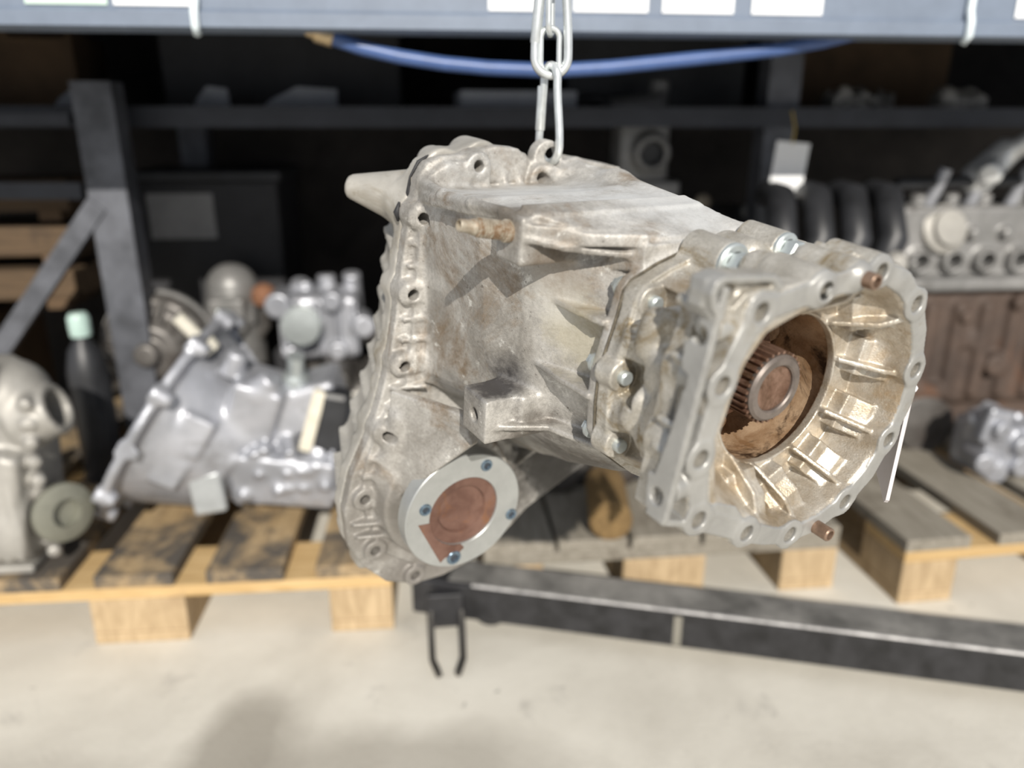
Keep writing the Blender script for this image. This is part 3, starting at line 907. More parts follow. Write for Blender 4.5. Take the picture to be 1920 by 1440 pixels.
floor = box_obj('floor', (0, 1.2, -0.05), (9, 8, 0.1), M_CONC)
tag(floor, kind='structure', label='pale sunlit worn concrete floor')
wall = box_obj('wall_back', RK(0.0, 1.22, 1.3), (7, 0.06, 2.6), M_WALL, rot=RROT)
tag(wall, kind='structure', label='dark board wall behind the rack')

# ---- rack -------------------------------------------------------------------
rack = rk_empty('storage_rack', 0, 0)
tag(rack, 'blue grey pallet rack with labelled front beam above the gearboxes', 'rack')
bm = bmesh.new()
prof = [(0, 0.894), (-0.008, 0.897), (-0.008, 0.914), (0.0, 0.919), (0.0, 1.02), (0.045, 1.02), (0.045, 0.894)]
add_prism(bm, [(y, z) for y, z in prof], (-2.2, 0, 0), (0, 1, 0), (0, 0, 1), 0, 4.4)
bm_obj('front_beam', bm, M_BEAM, rack)
box_obj('shelf_panel', (0, 0.60, 1.035), (4.4, 1.2, 0.03), M_DKSTEEL, rack)
box_obj('inner_beam', (0, 0.52, 0.795), (4.4, 0.04, 0.038), M_DKSTEEL, rack)
box_obj('inner_shelf', (0, 0.86, 0.785), (4.4, 0.66, 0.012), M_DKSTEEL, rack)
for a_, d_ in ((-0.69, 0.42), (0.62, 0.56), (-0.72, 1.1), (1.9, 0.13)):
    bm = bmesh.new()
    w_ = 0.034
    add_prism(bm, [(-w_, -0.03), (w_, -0.03), (w_, 0.03), (w_ * 0.6, 0.03), (w_ * 0.6, -0.022), (-w_ * 0.6, -0.022), (-w_ * 0.6, 0.03), (-w_, 0.03)], (a_, d_, 0.122), (1, 0, 0), (0, 1, 0), 0.0, 0.73 if a_ < 0 else 0.9)
    bm_obj('upright', bm, M_BRACE, rack)
def bar_obj(name, p, q, w_, h_, mat, parent):
    p, q = Vector(p), Vector(q)
    d = (q - p)
    rot = d.to_track_quat('X', 'Z').to_matrix()
    return box_obj(name, (p + q) / 2, (d.length, w_, h_), mat, parent, rot)
bar_obj('diagonal_brace', (-0.71, 0.395, 0.645), (-1.03, 0.395, 0.255), 0.02, 0.035, M_BRACE, rack)
bar_obj('side_rail', (-0.75, 0.44, 0.665), (-1.6, 0.44, 0.675), 0.02, 0.03, M_DKSTEEL, rack)
bar_obj('side_rail', (-0.75, 0.44, 0.79), (-1.6, 0.44, 0.79), 0.02, 0.02, M_DKSTEEL, rack)
for i, (x0, x1, mt) in enumerate(((-0.60, -0.503, M_PAPERG), (-0.496, -0.40, M_PAPER), (-0.031, 0.035, M_PAPER), (0.081, 0.181, M_PAPER), (0.20, 0.298, M_PAPER), (0.323, 0.422, M_PAPER), (0.703, 0.80, M_PAPER))):
    box_obj('paper_label', ((x0 + x1) / 2, -0.0012, 0.960), (x1 - x0, 0.0016, 0.078), mt, rack, bev=0.0004)
M_TIE = plain('pale plastic strap', (0.70, 0.78, 0.82), rough=0.4, var=0.05)
for x in (-0.398, 0.632):
    bm = bmesh.new()
    add_tube(bm, [(x + 0.002, -0.004, 1.01), (x + 0.001, -0.005, 0.93), (x, -0.012, 0.914), (x, -0.013, 0.897), (x - 0.001, -0.004, 0.889)], 0.0055, 8)
    bm_obj('plastic_strap', bm, M_TIE, rack, smooth=True)

# blue hose that sags under the beam
hz = rk_empty('air_hose', 0, 0)
tag(hz, 'blue hose sagging below the rack front beam', 'hose')
pts = [(-0.238, 0.89), (-0.20, 0.878), (-0.148, 0.867), (-0.09, 0.859), (-0.03, 0.854), (0.06, 0.851), (0.14, 0.856), (0.22, 0.864), (0.30, 0.872), (0.38, 0.881), (0.44, 0.891), (0.50, 0.905), (0.54, 0.925)]
tube_obj('hose_line', [(x, 0.03, z) for x, z in pts], 0.0095, M_HOSE, hz, 12)
lathe_obj('end_fitting', [(0, -0.03), (0.008, -0.03), (0.009, -0.02), (0.012, -0.018), (0.012, 0.004), (0.0105, 0.006), (0, 0.006)], (-0.240, 0.03, 0.8905), (0.96, 0, -0.28), plain('brass fitting', (0.55, 0.42, 0.25), metal=0.7, rough=0.35), hz, 14)

# ---- pallets ----------------------------------------------------------------
def pallet(label, a, d, width, depth, rz, planks_m, front_m):
    e = rk_empty('wooden_pallet', a, d, 0, rz)
    tag(e, label, 'pallet', 'wooden pallets under the rack')
    n = 5
    pw = 0.118
    gap = (width - n * pw) / (n - 1)
    for i in range(n):
        box_obj('plank', (pw / 2 + i * (pw + gap), depth / 2, 0.111), (pw, depth, 0.022), planks_m, e, bev=0.002)
    for y in (0.06, depth / 2, depth - 0.06):
        box_obj('stringer', (width / 2, y, 0.090), (width, 0.12, 0.020), front_m, e, bev=0.002)
        for x, w_ in ((0.05, 0.10), (width / 2, 0.145), (width - 0.05, 0.10)):
            box_obj('block', (x, y, 0.050), (w_, 0.12, 0.060), M_BLOCK, e, bev=0.003)
    for x, w_ in ((0.05, 0.10), (width / 2, 0.145), (width - 0.05, 0.10)):
        box_obj('runner', (x, depth / 2, 0.010), (w_, depth, 0.020), M_BLOCK, e, bev=0.002)
    return e
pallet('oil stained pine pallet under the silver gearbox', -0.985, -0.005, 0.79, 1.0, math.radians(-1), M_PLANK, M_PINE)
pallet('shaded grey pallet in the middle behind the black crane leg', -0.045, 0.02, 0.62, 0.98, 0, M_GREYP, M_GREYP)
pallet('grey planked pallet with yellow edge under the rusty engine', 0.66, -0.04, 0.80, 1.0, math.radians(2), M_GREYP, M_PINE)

# ---- crane leg --------------------------------------------------------------
p0, p1 = RK(-0.165, -0.02), RK(1.25, -0.485)
leg_dir = (p1 - p0); leg_len = leg_dir.length
ang = math.atan2(leg_dir.y, leg_dir.x)
crane = empty('crane_leg', p0, ang)
tag(crane, 'black steel crane leg lying low across the floor', 'crane')
M_CRANE = plain('scuffed black paint', (0.020, 0.020, 0.022), rough=0.38, var=0.5, scale=25)
M_DUST = plain('dusty black steel', (0.16, 0.155, 0.145), rough=0.7, var=0.45, scale=12)
M_EDGE = plain('worn bright edge', (0.42, 0.41, 0.40), metal=0.3, rough=0.45, var=0.35, scale=30)
box_obj('leg_tube', (leg_len / 2, 0.035, 0.062), (leg_len, 0.070, 0.064), M_CRANE, crane, bev=0.004)
box_obj('leg_top', (leg_len / 2 + 0.03, 0.037, 0.0945), (leg_len - 0.06, 0.060, 0.002), M_DUST, crane)
bm = bmesh.new()
add_tube(bm, [(0.10, 0.0035, 0.0915), (leg_len * 0.5, 0.0035, 0.0915), (leg_len, 0.0035, 0.0915)], 0.0032, 8)
bm_obj('worn_edge', bm, M_EDGE, crane)
box_obj('scuff_mark', (0.42, -0.0006, 0.060), (0.012, 0.002, 0.050), plain('scraped paint', (0.20, 0.19, 0.16), rough=0.6), crane)
for q in (0.06, 0.12, leg_len - 0.08):
    lathe_obj('caster_wheel', [(0, -0.012), (0.026, -0.012), (0.030, -0.008), (0.030, 0.008), (0.026, 0.012), (0, 0.012)], (q, 0.04, 0.0305), (0, 1, 0), M_BLACK, crane, 24)
# steel hook loop lying in front of the leg end
hook = empty('steel_loop', RK(-0.112, -0.135), RZ)
tag(hook, 'thin dark steel loop bracket standing in front of the black crane leg end', 'bracket')
M_HOOK = plain('dark rod steel', (0.05, 0.047, 0.043), metal=0.4, rough=0.5, var=0.3)
box_obj('hook_plate', (0.0, 0.088, 0.050), (0.056, 0.010, 0.060), M_CRANE, hook, bev=0.002)
for sx, ex in ((-0.022, -0.012), (0.026, 0.016)):
    tube_obj('hook_prong', [(sx, 0.086, 0.050), (sx * 1.02, 0.066, 0.022), (sx * 0.97, 0.02, 0.008), (ex, -0.012, 0.0065)], 0.0052, M_HOOK, hook, 10)

# ---- goods: gearboxes and engines -------------------------------------------
def rotm(rx, ry, rz_):
    return (Matrix.Rotation(math.radians(rz_), 3, 'Z') @ Matrix.Rotation(math.radians(ry), 3, 'Y') @ Matrix.Rotation(math.radians(rx), 3, 'X'))

def bolts(parent, pts, r, mat, axis=(0, -1, 0), name='bolt'):
    for p in pts:
        lathe_obj(name, [(0, -0.004), (r, -0.004), (r, r * 0.5), (r * 0.62, r * 0.55), (r * 0.62, r * 1.2), (0, r * 1.2)], p, axis, mat, parent, 10)

# silver gearbox: wide bell flange at the left, body running down to the right
g = rk_empty('silver_gearbox', -0.525, 0.215, 0.284)
tag(g, 'bright silver gearbox with wide tilted bell flange on the pine pallet', 'gearbox')
F = Field((-230, -190, -165), (345, 190, 235), 4.5)
ax = np.array((0.80, -0.06, -0.52)); ax /= np.linalg.norm(ax)
def along(t, r=0, ang=0):
    e1 = np.cross(ax, (0, 1, 0)); e1 /= np.linalg.norm(e1); e2 = np.cross(ax, e1)
    return ax * t + (e1 * math.cos(math.radians(ang)) + e2 * math.sin(math.radians(ang))) * r + np.array((-25, 0, 5))
F.cyl(along(-40), along(-24), 196, k=6, rnd=4)
F.cyl(along(-30), along(110), 172, 112, k=10)
F.cyl(along(-60), along(60), 150, 120, k=8, mode='cut')
bx = np.array((1.0, 0.0, -0.12)); bx /= np.linalg.norm(bx)
F.cap((60, 0, -45), (250, 10, -70), 96, 66, k=22)
F.cyl((200, 0, -60), (325, 10, -78), 52, 34, k=10, rnd=6)
F.box((150, -70, -70), (85, 40, 46), rotm(8, 8, 0), k=12, rnd=8)
F.box((180, -20, 40), (70, 60, 40), rotm(0, -14, 0), k=14, rnd=10)
F.box((110, -60, 46), (40, 46, 60), rotm(10, 20, 0), k=12, rnd=8)
for t in (200, 232, 264, 296, 328):
    c = along(40, 120, t)
    F.plate(along(-24, 0, 0), ax, along(-24, 100, t) - along(-24, 0, t), [(0, 100), (0, 186), (60, 158), (140, 110), (140, 90)], 5, k=8)
for t in range(0, 360, 30):
    F.cyl(along(-44, 196, t), along(-10, 192, t), 15, 12, k=8, rnd=3)
for i in range(14):
    x = 70 + RND.random() * 190
    F.cyl((x, -70 - RND.random() * 20, -105 + RND.random() * 120), (x + 12, -112, -100 + RND.random() * 110), 14, 10, k=6, rnd=2)
for i in range(6):
    F.plate((70 + i * 32, -60, -60), (0, 0, 1), (0.1, -1, 0), [(-70, 0), (60, 0), (40, 44), (-50, 48)], 4, k=5)
F.box((20, -120, 30), (26, 22, 34), rotm(0, 34, 10), k=8, rnd=5)
F.box((-20, -128, -30), (22, 20, 26), rotm(0, 34, 10), k=8, rnd=5)
F.cyl((120, -90, 80), (150, -100, 110), 24, 18, k=6, rnd=3)
F.cyl((80, -70, 110), (96, -80, 150), 22, 16, k=6, rnd=3)
F.box((250, -40, -20), (40, 40, 40), rotm(20, 30, 10), k=8, rnd=6)
F.cap((225, -78, -95), (310, -70, -66), 13, k=6)
F.cap((215, -76, -50), (300, -62, -98), 12, k=6)
link_mesh('housing', F.mesh('silver_housing', mm), M_SILV, g)
box_obj('side_cover', (0.03, -0.118, -0.078), (0.052, 0.02, 0.075), plain('pale alloy cover', (0.40, 0.42, 0.43), metal=0.4, rough=0.4), g, rotm(0, -4, 8), 0.006)
lathe_obj('selector_shaft', [(0, 0), (0.022, 0), (0.022, 0.05), (0.014, 0.055), (0.014, 0.09), (0, 0.09)], (0.17, -0.04, 0.05), (0.15, -0.3, 1), M_ZINC, g, 16)
box_obj('bracket', (0.205, -0.085, 0.03), (0.022, 0.03, 0.11), plain('cream bracket paint', (0.62, 0.58, 0.48), rough=0.5), g, rotm(0, 18, 0), 0.004)
box_obj('actuator', (0.235, -0.075, 0.025), (0.05, 0.05, 0.11), M_BLACK, g, rotm(0, 12, 0), 0.01)
lathe_obj('clutch_lever', [(0, 0), (0.017, 0), (0.019, 0.02), (0.011, 0.028), (0.011, 0.075), (0, 0.075)], (0.045, -0.05, 0.145), (-0.55, -0.2, 0.8), plain('cream lever', (0.66, 0.63, 0.54), rough=0.4), g, 14)
bolts(g, [Vector(tuple(along(-46, 196, t) * mm)) + Vector((0, -0.003, 0)) for t in (210, 240, 270, 300, 330)], 0.012, M_ZINC, axis=tuple(-ax))

# beige gearbox at the far left
g = rk_empty('beige_gearbox', -0.775, 0.085, 0.2645)
tag(g, 'dusty beige gearbox standing at the left end of the pine pallet', 'gearbox')
F = Field((-150, -130, -150), (150, 130, 200), 4.5)
F.cap((-30, 0, -70), (10, 0, 120), 84, 62, k=20)
F.cyl((-80, -30, -60), (40, -30, -70), 74, 66, k=14, rnd=6)
F.box((-16, -52, -20), (56, 40, 84), rotm(0, 8, 0), k=14, rnd=10)
F.cyl((30, -20, 90), (90, -20, 110), 48, 40, k=8, rnd=4)
F.cyl((50, -20, 97), (100, -20, 113), 28, k=3, mode='cut')
F.box((-20, -20, 170), (44, 40, 18), rotm(0, 6, 0), k=8, rnd=5)
for i in range(6):
    F.plate((-70 + i * 20, -84, -20), (0, 0, 1), (0, -1, 0), [(-90, -10), (80, -10), (80, 8), (-90, 12)], 3.5, k=6)
for i in range(9):
    z = -110 + 30 * i
    F.cyl((52 + 8 * math.sin(i), -40, z), (66, -70, z), 12, 10, k=6, rnd=2)
F.cap((-90, -20, -30), (-96, -40, 20), 14, k=8)
link_mesh('housing', F.mesh('beige_housing', mm), M_BEIGE, g)
lathe_obj('drive_flange', [(0, 0), (0.042, 0), (0.046, 0.006), (0.046, 0.016), (0.036, 0.02), (0.022, 0.022), (0.022, 0.008), (0, 0.008)], (0.075, -0.05, -0.05), (0.8, -0.6, 0.1), plain('olive drab cast iron', (0.22, 0.22, 0.18), metal=0.3, rough=0.5), g, 28)
box_obj('yellow_cap', (-0.105, -0.06, 0.005), (0.03, 0.03, 0.055), plain('cream yellow cap', (0.62, 0.55, 0.38), rough=0.5), g, None, 0.008)
lathe_obj('breather', [(0, 0), (0.012, 0), (0.012, 0.04), (0.02, 0.044), (0.02, 0.055), (0, 0.058)], (-0.075, -0.05, 0.075), (-0.5, -0.3, 0.9), M_SILV, g, 14)
box_obj('mounting_foot', (-0.02, -0.03, -0.133), (0.11, 0.10, 0.014), M_BEIGE, g, None, 0.004)

# dark torque converter behind the two
g = rk_empty('torque_converter', -0.665, 0.46, 0.361)
tag(g, 'dark oily round torque converter behind the silver gearbox flange', 'converter')
F = Field((-120, -90, -120), (120, 90, 120), 4.5)
F.cyl((0, 40, 0), (0, -30, 0), 108, 104, k=8, rnd=14)
F.cyl((0, -20, 0), (0, -60, 0), 78, 52, k=10, rnd=8)
F.cyl((0, -60, 0), (0, -84, 0), 26, 22, k=5, rnd=3)
for t in range(0, 360, 24):
    c, s_ = math.cos(math.radians(t)), math.sin(math.radians(t))
    F.plate((0, -30, 0), (c, 0, s_), (0, -1, 0), [(48, 0), (100, 0), (98, 5), (56, 22)], 3, k=5)
link_mesh('shell', F.mesh('converter_shell', mm), M_DARKC, g)
lathe_obj('ring_gear', [(0.104, 0.0), (0.112, 0.0), (0.112, 0.014), (0.104, 0.014), (0.104, 0.0)], (0, 0.02, 0), (0, -1, 0), M_GREYC, g, 40)
box_obj('support_stand', (0, 0.0, -0.172), (0.12, 0.10, 0.132), M_BOXD, g, None, 0.004)

# grey dome with copper cap and the pile of smaller boxes between gearboxes and wall
g = rk_empty('grey_pump', -0.575, 0.72, 0.1225)
tag(g, 'grey domed pump standing deep on the pine pallet', 'pump')
F = Field((-90, -90, 0), (100, 90, 400), 5)
F.cyl((0, 0, 2), (0, 0, 270), 66, 62, k=8, rnd=8)
F.cap((0, 0, 270), (0, 0, 300), 62, 58, k=10)
F.box((0, -50, 250), (40, 26, 40), None, k=10, rnd=8)
F.cyl((10, -60, 210), (12, -88, 210), 20, 16, k=6, rnd=3)
for t in range(0, 360, 45):
    F.cyl((64 * math.cos(math.radians(t)), 64 * math.sin(math.radians(t)), 225), (64 * math.cos(math.radians(t)), 64 * math.sin(math.radians(t)), 255), 11, k=6, rnd=2)
link_mesh('pump_body', F.mesh('pump_body', mm), M_GREYC, g)
lathe_obj('copper_cap', [(0, 0), (0.026, 0), (0.03, 0.01), (0.026, 0.03), (0.012, 0.042), (0, 0.044)], (0.078, -0.04, 0.275), (0.1, -0.2, 1), plain('copper brown cap', (0.34, 0.17, 0.10), metal=0.4, rough=0.45), g, 20)
tube_obj('cap_pipe', [(0.078, -0.04, 0.276), (0.075, -0.03, 0.22), (0.04, -0.01, 0.17)], 0.012, M_DARKC, g, 10)

def small_unit(name, label, cat, a, d, z, size, mat, seed, group=None, rz=0.0):
    """a compact casting: body, bosses and stubs"""
    e = rk_empty(name, a, d, z, rz)
    tag(e, label, cat, group)
    r = random.Random(seed)
    sx, sy, sz = [v * 1000 for v in size]
    F = Field((-sx * 0.75, -sy * 0.75, -5), (sx * 0.75, sy * 0.75, sz * 1.25), max(4.0, sx / 50))
    F.box((0, 0, sz * 0.45), (sx * 0.42, sy * 0.42, sz * 0.45), rotm(0, 0, 0), k=8, rnd=sx * 0.1)
    for i in range(7):
        x, z_ = r.uniform(-0.42, 0.42) * sx, r.uniform(0.1, 0.9) * sz
        F.cyl((x, 0, z_), (x + r.uniform(-20, 20), -sy * r.uniform(0.45, 0.62), z_), sx * r.uniform(0.07, 0.15), k=6, rnd=3)
    for i in range(5):
        x = r.uniform(-0.4, 0.4) * sx
        F.cyl((x, r.uniform(-0.3, 0.2) * sy, sz * 0.6), (x, 0, sz * r.uniform(0.95, 1.12)), sx * r.uniform(0.06, 0.12), k=6, rnd=3)
    for i in range(5):
        x = (-0.4 + 0.2 * i) * sx
        F.plate((x, -sy * 0.4, sz * 0.45), (0, 0, 1), (0, -1, 0), [(-sz * 0.4, -10), (sz * 0.4, -10), (sz * 0.34, sy * 0.07), (-sz * 0.36, sy * 0.1)], 3.5, k=5)
    link_mesh('casting', F.mesh(name, mm), mat, e)
    return e
# bright parts at the right of the silver gearbox
e = small_unit('alternator', 'pale silver alternator on top of the goods behind the silver gearbox', 'alternator', -0.36, 0.62, 0.292, (0.20, 0.16, 0.16), M_SILV, 3)
lathe_obj('pulley', [(0, 0), (0.04, 0), (0.042, 0.006), (0.036, 0.01), (0.042, 0.015), (0.036, 0.02), (0.04, 0.026), (0.016, 0.028), (0, 0.028)], (-0.03, -0.10, 0.09), (0, -1, 0), M_ZINC, e, 24)
e = small_unit('starter_motor', 'grey starter motor leaning beside the pale alternator', 'motor', -0.13, 0.60, 0.292, (0.18, 0.18, 0.19), M_GREYC, 5)
tube_obj('solenoid', [(-0.05, -0.10, 0.17), (0.06, -0.10, 0.19)], 0.024, M_DARKC, e, 16)
e = small_unit('transfer_gearbox', 'large grey casting on the pallet below the alternator', 'gearbox', -0.24, 0.62, 0.1225, (0.40, 0.26, 0.15), M_DARKC, 8)
box_obj('cover_plate', (0.02, -0.125, 0.07), (0.16, 0.012, 0.09), M_BEIGE, e, None, 0.006)
# dark crate with a pale label at the left
e = rk_empty('parts_crate', -0.64, 0.97, 0.122)
tag(e, 'dark plastic crate with a pale label behind the grey pump', 'crate')
box_obj('crate_body', (0, 0, 0.27), (0.34, 0.30, 0.54), M_BOXD, e, None, 0.012)
box_obj('crate_rim', (0, 0, 0.545), (0.36, 0.32, 0.025), M_BLACK, e, None, 0.006)
bm = bmesh.new(); add_box(bm, (-0.055, -0.152, 0.455), (0.15, 0.003, 0.105), None, 0.001)
bm_obj('crate_label', bm, plain('grey printed label', (0.30, 0.30, 0.30), rough=0.6, var=0.1), e)

# ---- rusty engine at the right ----------------------------------------------
g = rk_empty('rusty_engine', 1.02, 0.48, 0.1225)
tag(g, 'engine with grey cylinder head above a rusty block on the right pallet', 'engine')
F = Field((-240, -150, 0), (300, 150, 345), 5)
F.box((20, 0, 210), (210, 110, 125), None, k=10, rnd=8)
F.box((20, 0, 60), (190, 96, 56), None, k=14, rnd=14)
for i in range(7):
    x = -170 + i * 62
    F.cap((x, -112, 110), (x, -112, 300), 14, k=8)
for i in range(12):
    x = RND.uniform(-180, 220); z_ = RND.uniform(60, 310)
    F.cyl((x, -90, z_), (x, -RND.uniform(116, 138), z_), RND.uniform(12, 26), k=6, rnd=3)
F.box((-120, -110, 90), (60, 24, 44), None, k=8, rnd=6)
link_mesh('block', F.mesh('rusty_block', mm), M_RUSTC, g)
F = Field((-250, -150, 325), (300, 150, 545), 5)
F.box((20, 0, 420), (220, 100, 82), None, k=8, rnd=6)
F.box((20, -20, 350), (226, 116, 14), None, k=5, rnd=3)
for i in range(6):
    x = -150 + i * 72
    F.cyl((x, -60, 400), (x, -122, 392), 26, 24, k=6, rnd=3)
    F.cyl((x, -90, 400), (x, -140, 391), 16, k=2, mode='cut')
    F.cyl((x + 36, -60, 445), (x + 36, -118, 450), 12, k=5, rnd=2)
    F.cyl((x + 10, -50, 490), (x + 10, -60, 525), 16, k=5, rnd=2)
F.cap((-196, -90, 470), (-196, -90, 360), 18, k=8)
link_mesh('cylinder_head', F.mesh('cylinder_head', mm), M_GREYC, g)
for i in range(4):
    x = -0.12 + i * 0.09
    tube_obj('injector', [(x, -0.06, 0.50), (x + 0.01, -0.075, 0.55), (x + 0.015, -0.08, 0.575)], 0.013, M_SILV, g, 10)
tube_obj('fuel_rail', [(-0.2, -0.07, 0.545), (0.0, -0.075, 0.55), (0.28, -0.07, 0.545)], 0.012, M_BLACK, g, 10)
lathe_obj('oil_cap', [(0, 0), (0.05, 0), (0.05, 0.012), (0.036, 0.02), (0.036, 0.03), (0, 0.032)], (-0.10, -0.09, 0.455), (0.1, -1, 0.3), M_BEIGE, g, 24)
F = Field((-60, -60, -60), (90, 60, 90), 5)
F.cap((-20, 0, -20), (30, 0, 30), 34, 28, k=8)
F.cyl((0, -10, 0), (-30, -50, -10), 22, k=6, rnd=3)
F.cyl((30, -10, 30), (60, -40, 60), 20, k=6, rnd=3)
o = link_mesh('thermostat_housing', F.mesh('thermostat', mm), plain('bright alloy', (0.74, 0.75, 0.75), metal=0.4, rough=0.35), g)
o.location = (0.0, -0.06, 0.575)
lathe_obj('crank_pulley', [(0, 0), (0.06, 0), (0.062, 0.01), (0.055, 0.014), (0.062, 0.02), (0.055, 0.026), (0.06, 0.03), (0.02, 0.034), (0, 0.03)], (-0.10, -0.125, 0.05), (0, -1, 0.05), M_DARKC, g, 28)
e = small_unit('silver_bracket', 'bluish silver bracket casting lying low in front of the rusty engine block', 'bracket', 1.0, 0.22, 0.122, (0.16, 0.12, 0.12), M_SILV, 11)
box_obj('bracket_arm', (-0.05, -0.04, 0.11), (0.05, 0.03, 0.07), M_SILV, e, rotm(0, 12, 0), 0.006)

# ---- dark engine in the middle ----------------------------------------------
g = rk_empty('dark_engine', 0.44, 0.78, 0.1225)
tag(g, 'black oily engine on the middle pallet with silver pump on top', 'engine')
F = Field((-340, -190, 0), (340, 190, 520), 6)
F.box((0, 20, 210), (270, 130, 205), None, k=16, rnd=14)
F.cyl((-120, -90, 150), (-120, -160, 150), 90, 80, k=10, rnd=10)
F.cyl((120, -90, 120), (120, -150, 120), 70, 60, k=10, rnd=10)
F.cyl((170, -60, 330), (180, -140, 330), 60, 54, k=8, rnd=8)
for i in range(16):
    x = RND.uniform(-250, 250); z_ = RND.uniform(40, 400)
    F.cyl((x, -90, z_), (x + 10, -RND.uniform(125, 165), z_), RND.uniform(14, 34), k=8, rnd=3)
F.box((40, -20, 440), (210, 80, 40), rotm(0, 4, 0), k=10, rnd=12)
link_mesh('engine_block', F.mesh('dark_block', mm), M_DARKC, g)
for i in range(4):
    x = 0.02 + i * 0.075
    tube_obj('intake_runner', [(x, -0.06, 0.44), (x - 0.01, -0.13, 0.46), (x - 0.03, -0.165, 0.40), (x - 0.03, -0.155, 0.32)], 0.026, M_BLACK, g, 14)
for i, (x, z_) in enumerate(((-0.05, 0.30), (0.10, 0.24), (0.22, 0.42), (0.27, 0.30), (0.16, 0.47), (0.05, 0.49))):
    lathe_obj('plug_cap', [(0, 0), (0.016, 0), (0.018, 0.016), (0.012, 0.024), (0, 0.026)], (x, -0.165, z_), (0.1, -1, 0.5), (M_BEIGE, M_GREYC, M_STUD)[i % 3], g, 14)
tube_obj('coolant_hose', [(-0.30, -0.13, 0.30), (-0.24, -0.19, 0.36), (-0.14, -0.19, 0.34), (-0.10, -0.17, 0.26)], 0.022, M_BLACK, g, 12)
e = empty('silver_pump', RK(0.345, 0.66, 0.625), RZ)
tag(e, 'dull silver pump with round black port standing on the black engine', 'pump')
F = Field((-120, -80, 0), (120, 90, 260), 4.5)
F.box((10, 0, 90), (56, 46, 86), None, k=10, rnd=14)
F.cyl((20, -20, 100), (22, -70, 96), 44, 40, k=6, rnd=4)
F.cyl((22, -50, 98), (23, -80, 95), 26, k=2, mode='cut')
F.cap((-60, 0, 190), (40, -20, 200), 22, k=10)
F.cyl((40, 0, 150), (46, -6, 250), 26, 22, k=8, rnd=4)
F.cyl((-50, 0, 40), (-90, -20, 30), 30, k=8, rnd=4)
F.box((40, -20, 20), (50, 40, 18), None, k=6, rnd=4)
link_mesh('pump_casting', F.mesh('silver_pump', mm), M_GREYC, e)
tube_obj('pump_pipe', [(-0.055, -0.01, 0.19), (-0.10, -0.03, 0.21), (-0.14, -0.02, 0.20)], 0.010, M_BLACK, e, 10)
lathe_obj('port_lining', [(0, 0.0), (0.025, 0.0), (0.0255, 0.018), (0.024, 0.018), (0.023, 0.004), (0, 0.004)], (0.0215, -0.052, 0.098), (0.03, -1, -0.06), M_BLACK, e, 22)

# hanging white tag in the rack
tg = rk_empty('hanging_tag', 0.568, 0.36, 0.70)
tag(tg, 'white paper tag hanging in the dark between the two engines', 'tag')
box_obj('card', (0, 0, 0), (0.066, 0.0012, 0.10), M_PAPER, tg, rotm(0, 5, 0), 0.0004)
tube_obj('wire_loop', [(0.002, 0.0, 0.045), (0.006, 0.005, 0.075), (0.004, 0.02, 0.105)], 0.0018, plain('yellow wire', (0.5, 0.36, 0.08), rough=0.5), tg, 6)

# ---- goods on the inner shelf and at the far left ---------------------------
def carton(label, a, d, z, size, mat, rz=0.0, flap=True, lab=None):
    e = rk_empty('carton', a, d, z, rz)
    tag(e, label, 'box', 'boxes stored in the rack')
    box_obj('carton_body', (0, 0, size[2] / 2), size, mat, e, None, 0.003)
    if flap:
        box_obj('flap', (size[0] * 0.26, -size[1] * 0.5 - 0.01, size[2] * 0.985), (size[0] * 0.46, size[1] * 0.42, 0.004), mat, e, rotm(24, 0, 0))
    if lab:
        box_obj('sticker', (0, -size[1] / 2 - 0.001, size[2] * 0.5), (size[0] * 0.5, 0.002, size[2] * 0.4), lab, e)
    return e
Z1 = 0.792
M_SHEET = plain('grey paper sheet', (0.36, 0.38, 0.42), rough=0.7, var=0.08)
carton('brown carton high at the left end of the inner shelf', -0.95, 0.80, Z1, (0.22, 0.24, 0.17), M_CARD, 0.1)
carton('dark carton behind the slanted grey sheets on the inner shelf', -0.42, 0.86, Z1, (0.50, 0.26, 0.19), M_BOXD, 0.0, False)
carton('low grey box on the inner shelf behind the chain', 0.07, 0.64, Z1, (0.24, 0.16, 0.055), M_SHEET, 0.05, False)
carton('long black crate filling the middle of the inner shelf', 0.42, 0.90, Z1, (0.42, 0.24, 0.18), M_BLACK, 0.0, False)
carton('brown carton behind the small castings at the right of the inner shelf', 0.98, 0.92, Z1, (0.36, 0.22, 0.20), M_CARD, -0.1)
for k_, (a, w_, rz) in enumerate(((-0.38, 0.17, 0.12), (-0.545, 0.085, -0.1), (-0.80, 0.11, 0.2))):
    e = rk_empty('paper_sheet', a, 0.60, Z1 + 0.005, rz)
    tag(e, ('wide grey sheet of paper slanting on the inner shelf', 'small bluish sheet between the upright and the wide grey sheet', 'bluish sheet of paper at the far left of the inner shelf')[k_], 'paper', 'sheets on the inner shelf')
    bm = bmesh.new()
    add_prism(bm, [(-w_ / 2, 0), (w_ / 2, 0), (w_ / 2, 0.055), (w_ * 0.05, 0.06), (-w_ * 0.25, 0.035)], (0, 0, 0), (1, 0, 0), (0, -0.35, 0.94), 0, 0.0015)
    bm_obj('sheet', bm, M_SHEET, e)
for k_, (a, w_) in enumerate(((0.80, 0.10), (1.06, 0.12), (0.93, 0.05))):
    small_unit('small_casting', ('dim beige casting on the inner shelf right of the hanging tag', 'dim beige casting at the right end of the inner shelf', 'small round casting high on the inner shelf')[k_], 'casting', a, 0.62 + 0.1 * (k_ == 2), Z1, (w_, 0.08, 0.06), M_BEIGE, 20 + k_, 'castings on the inner shelf')
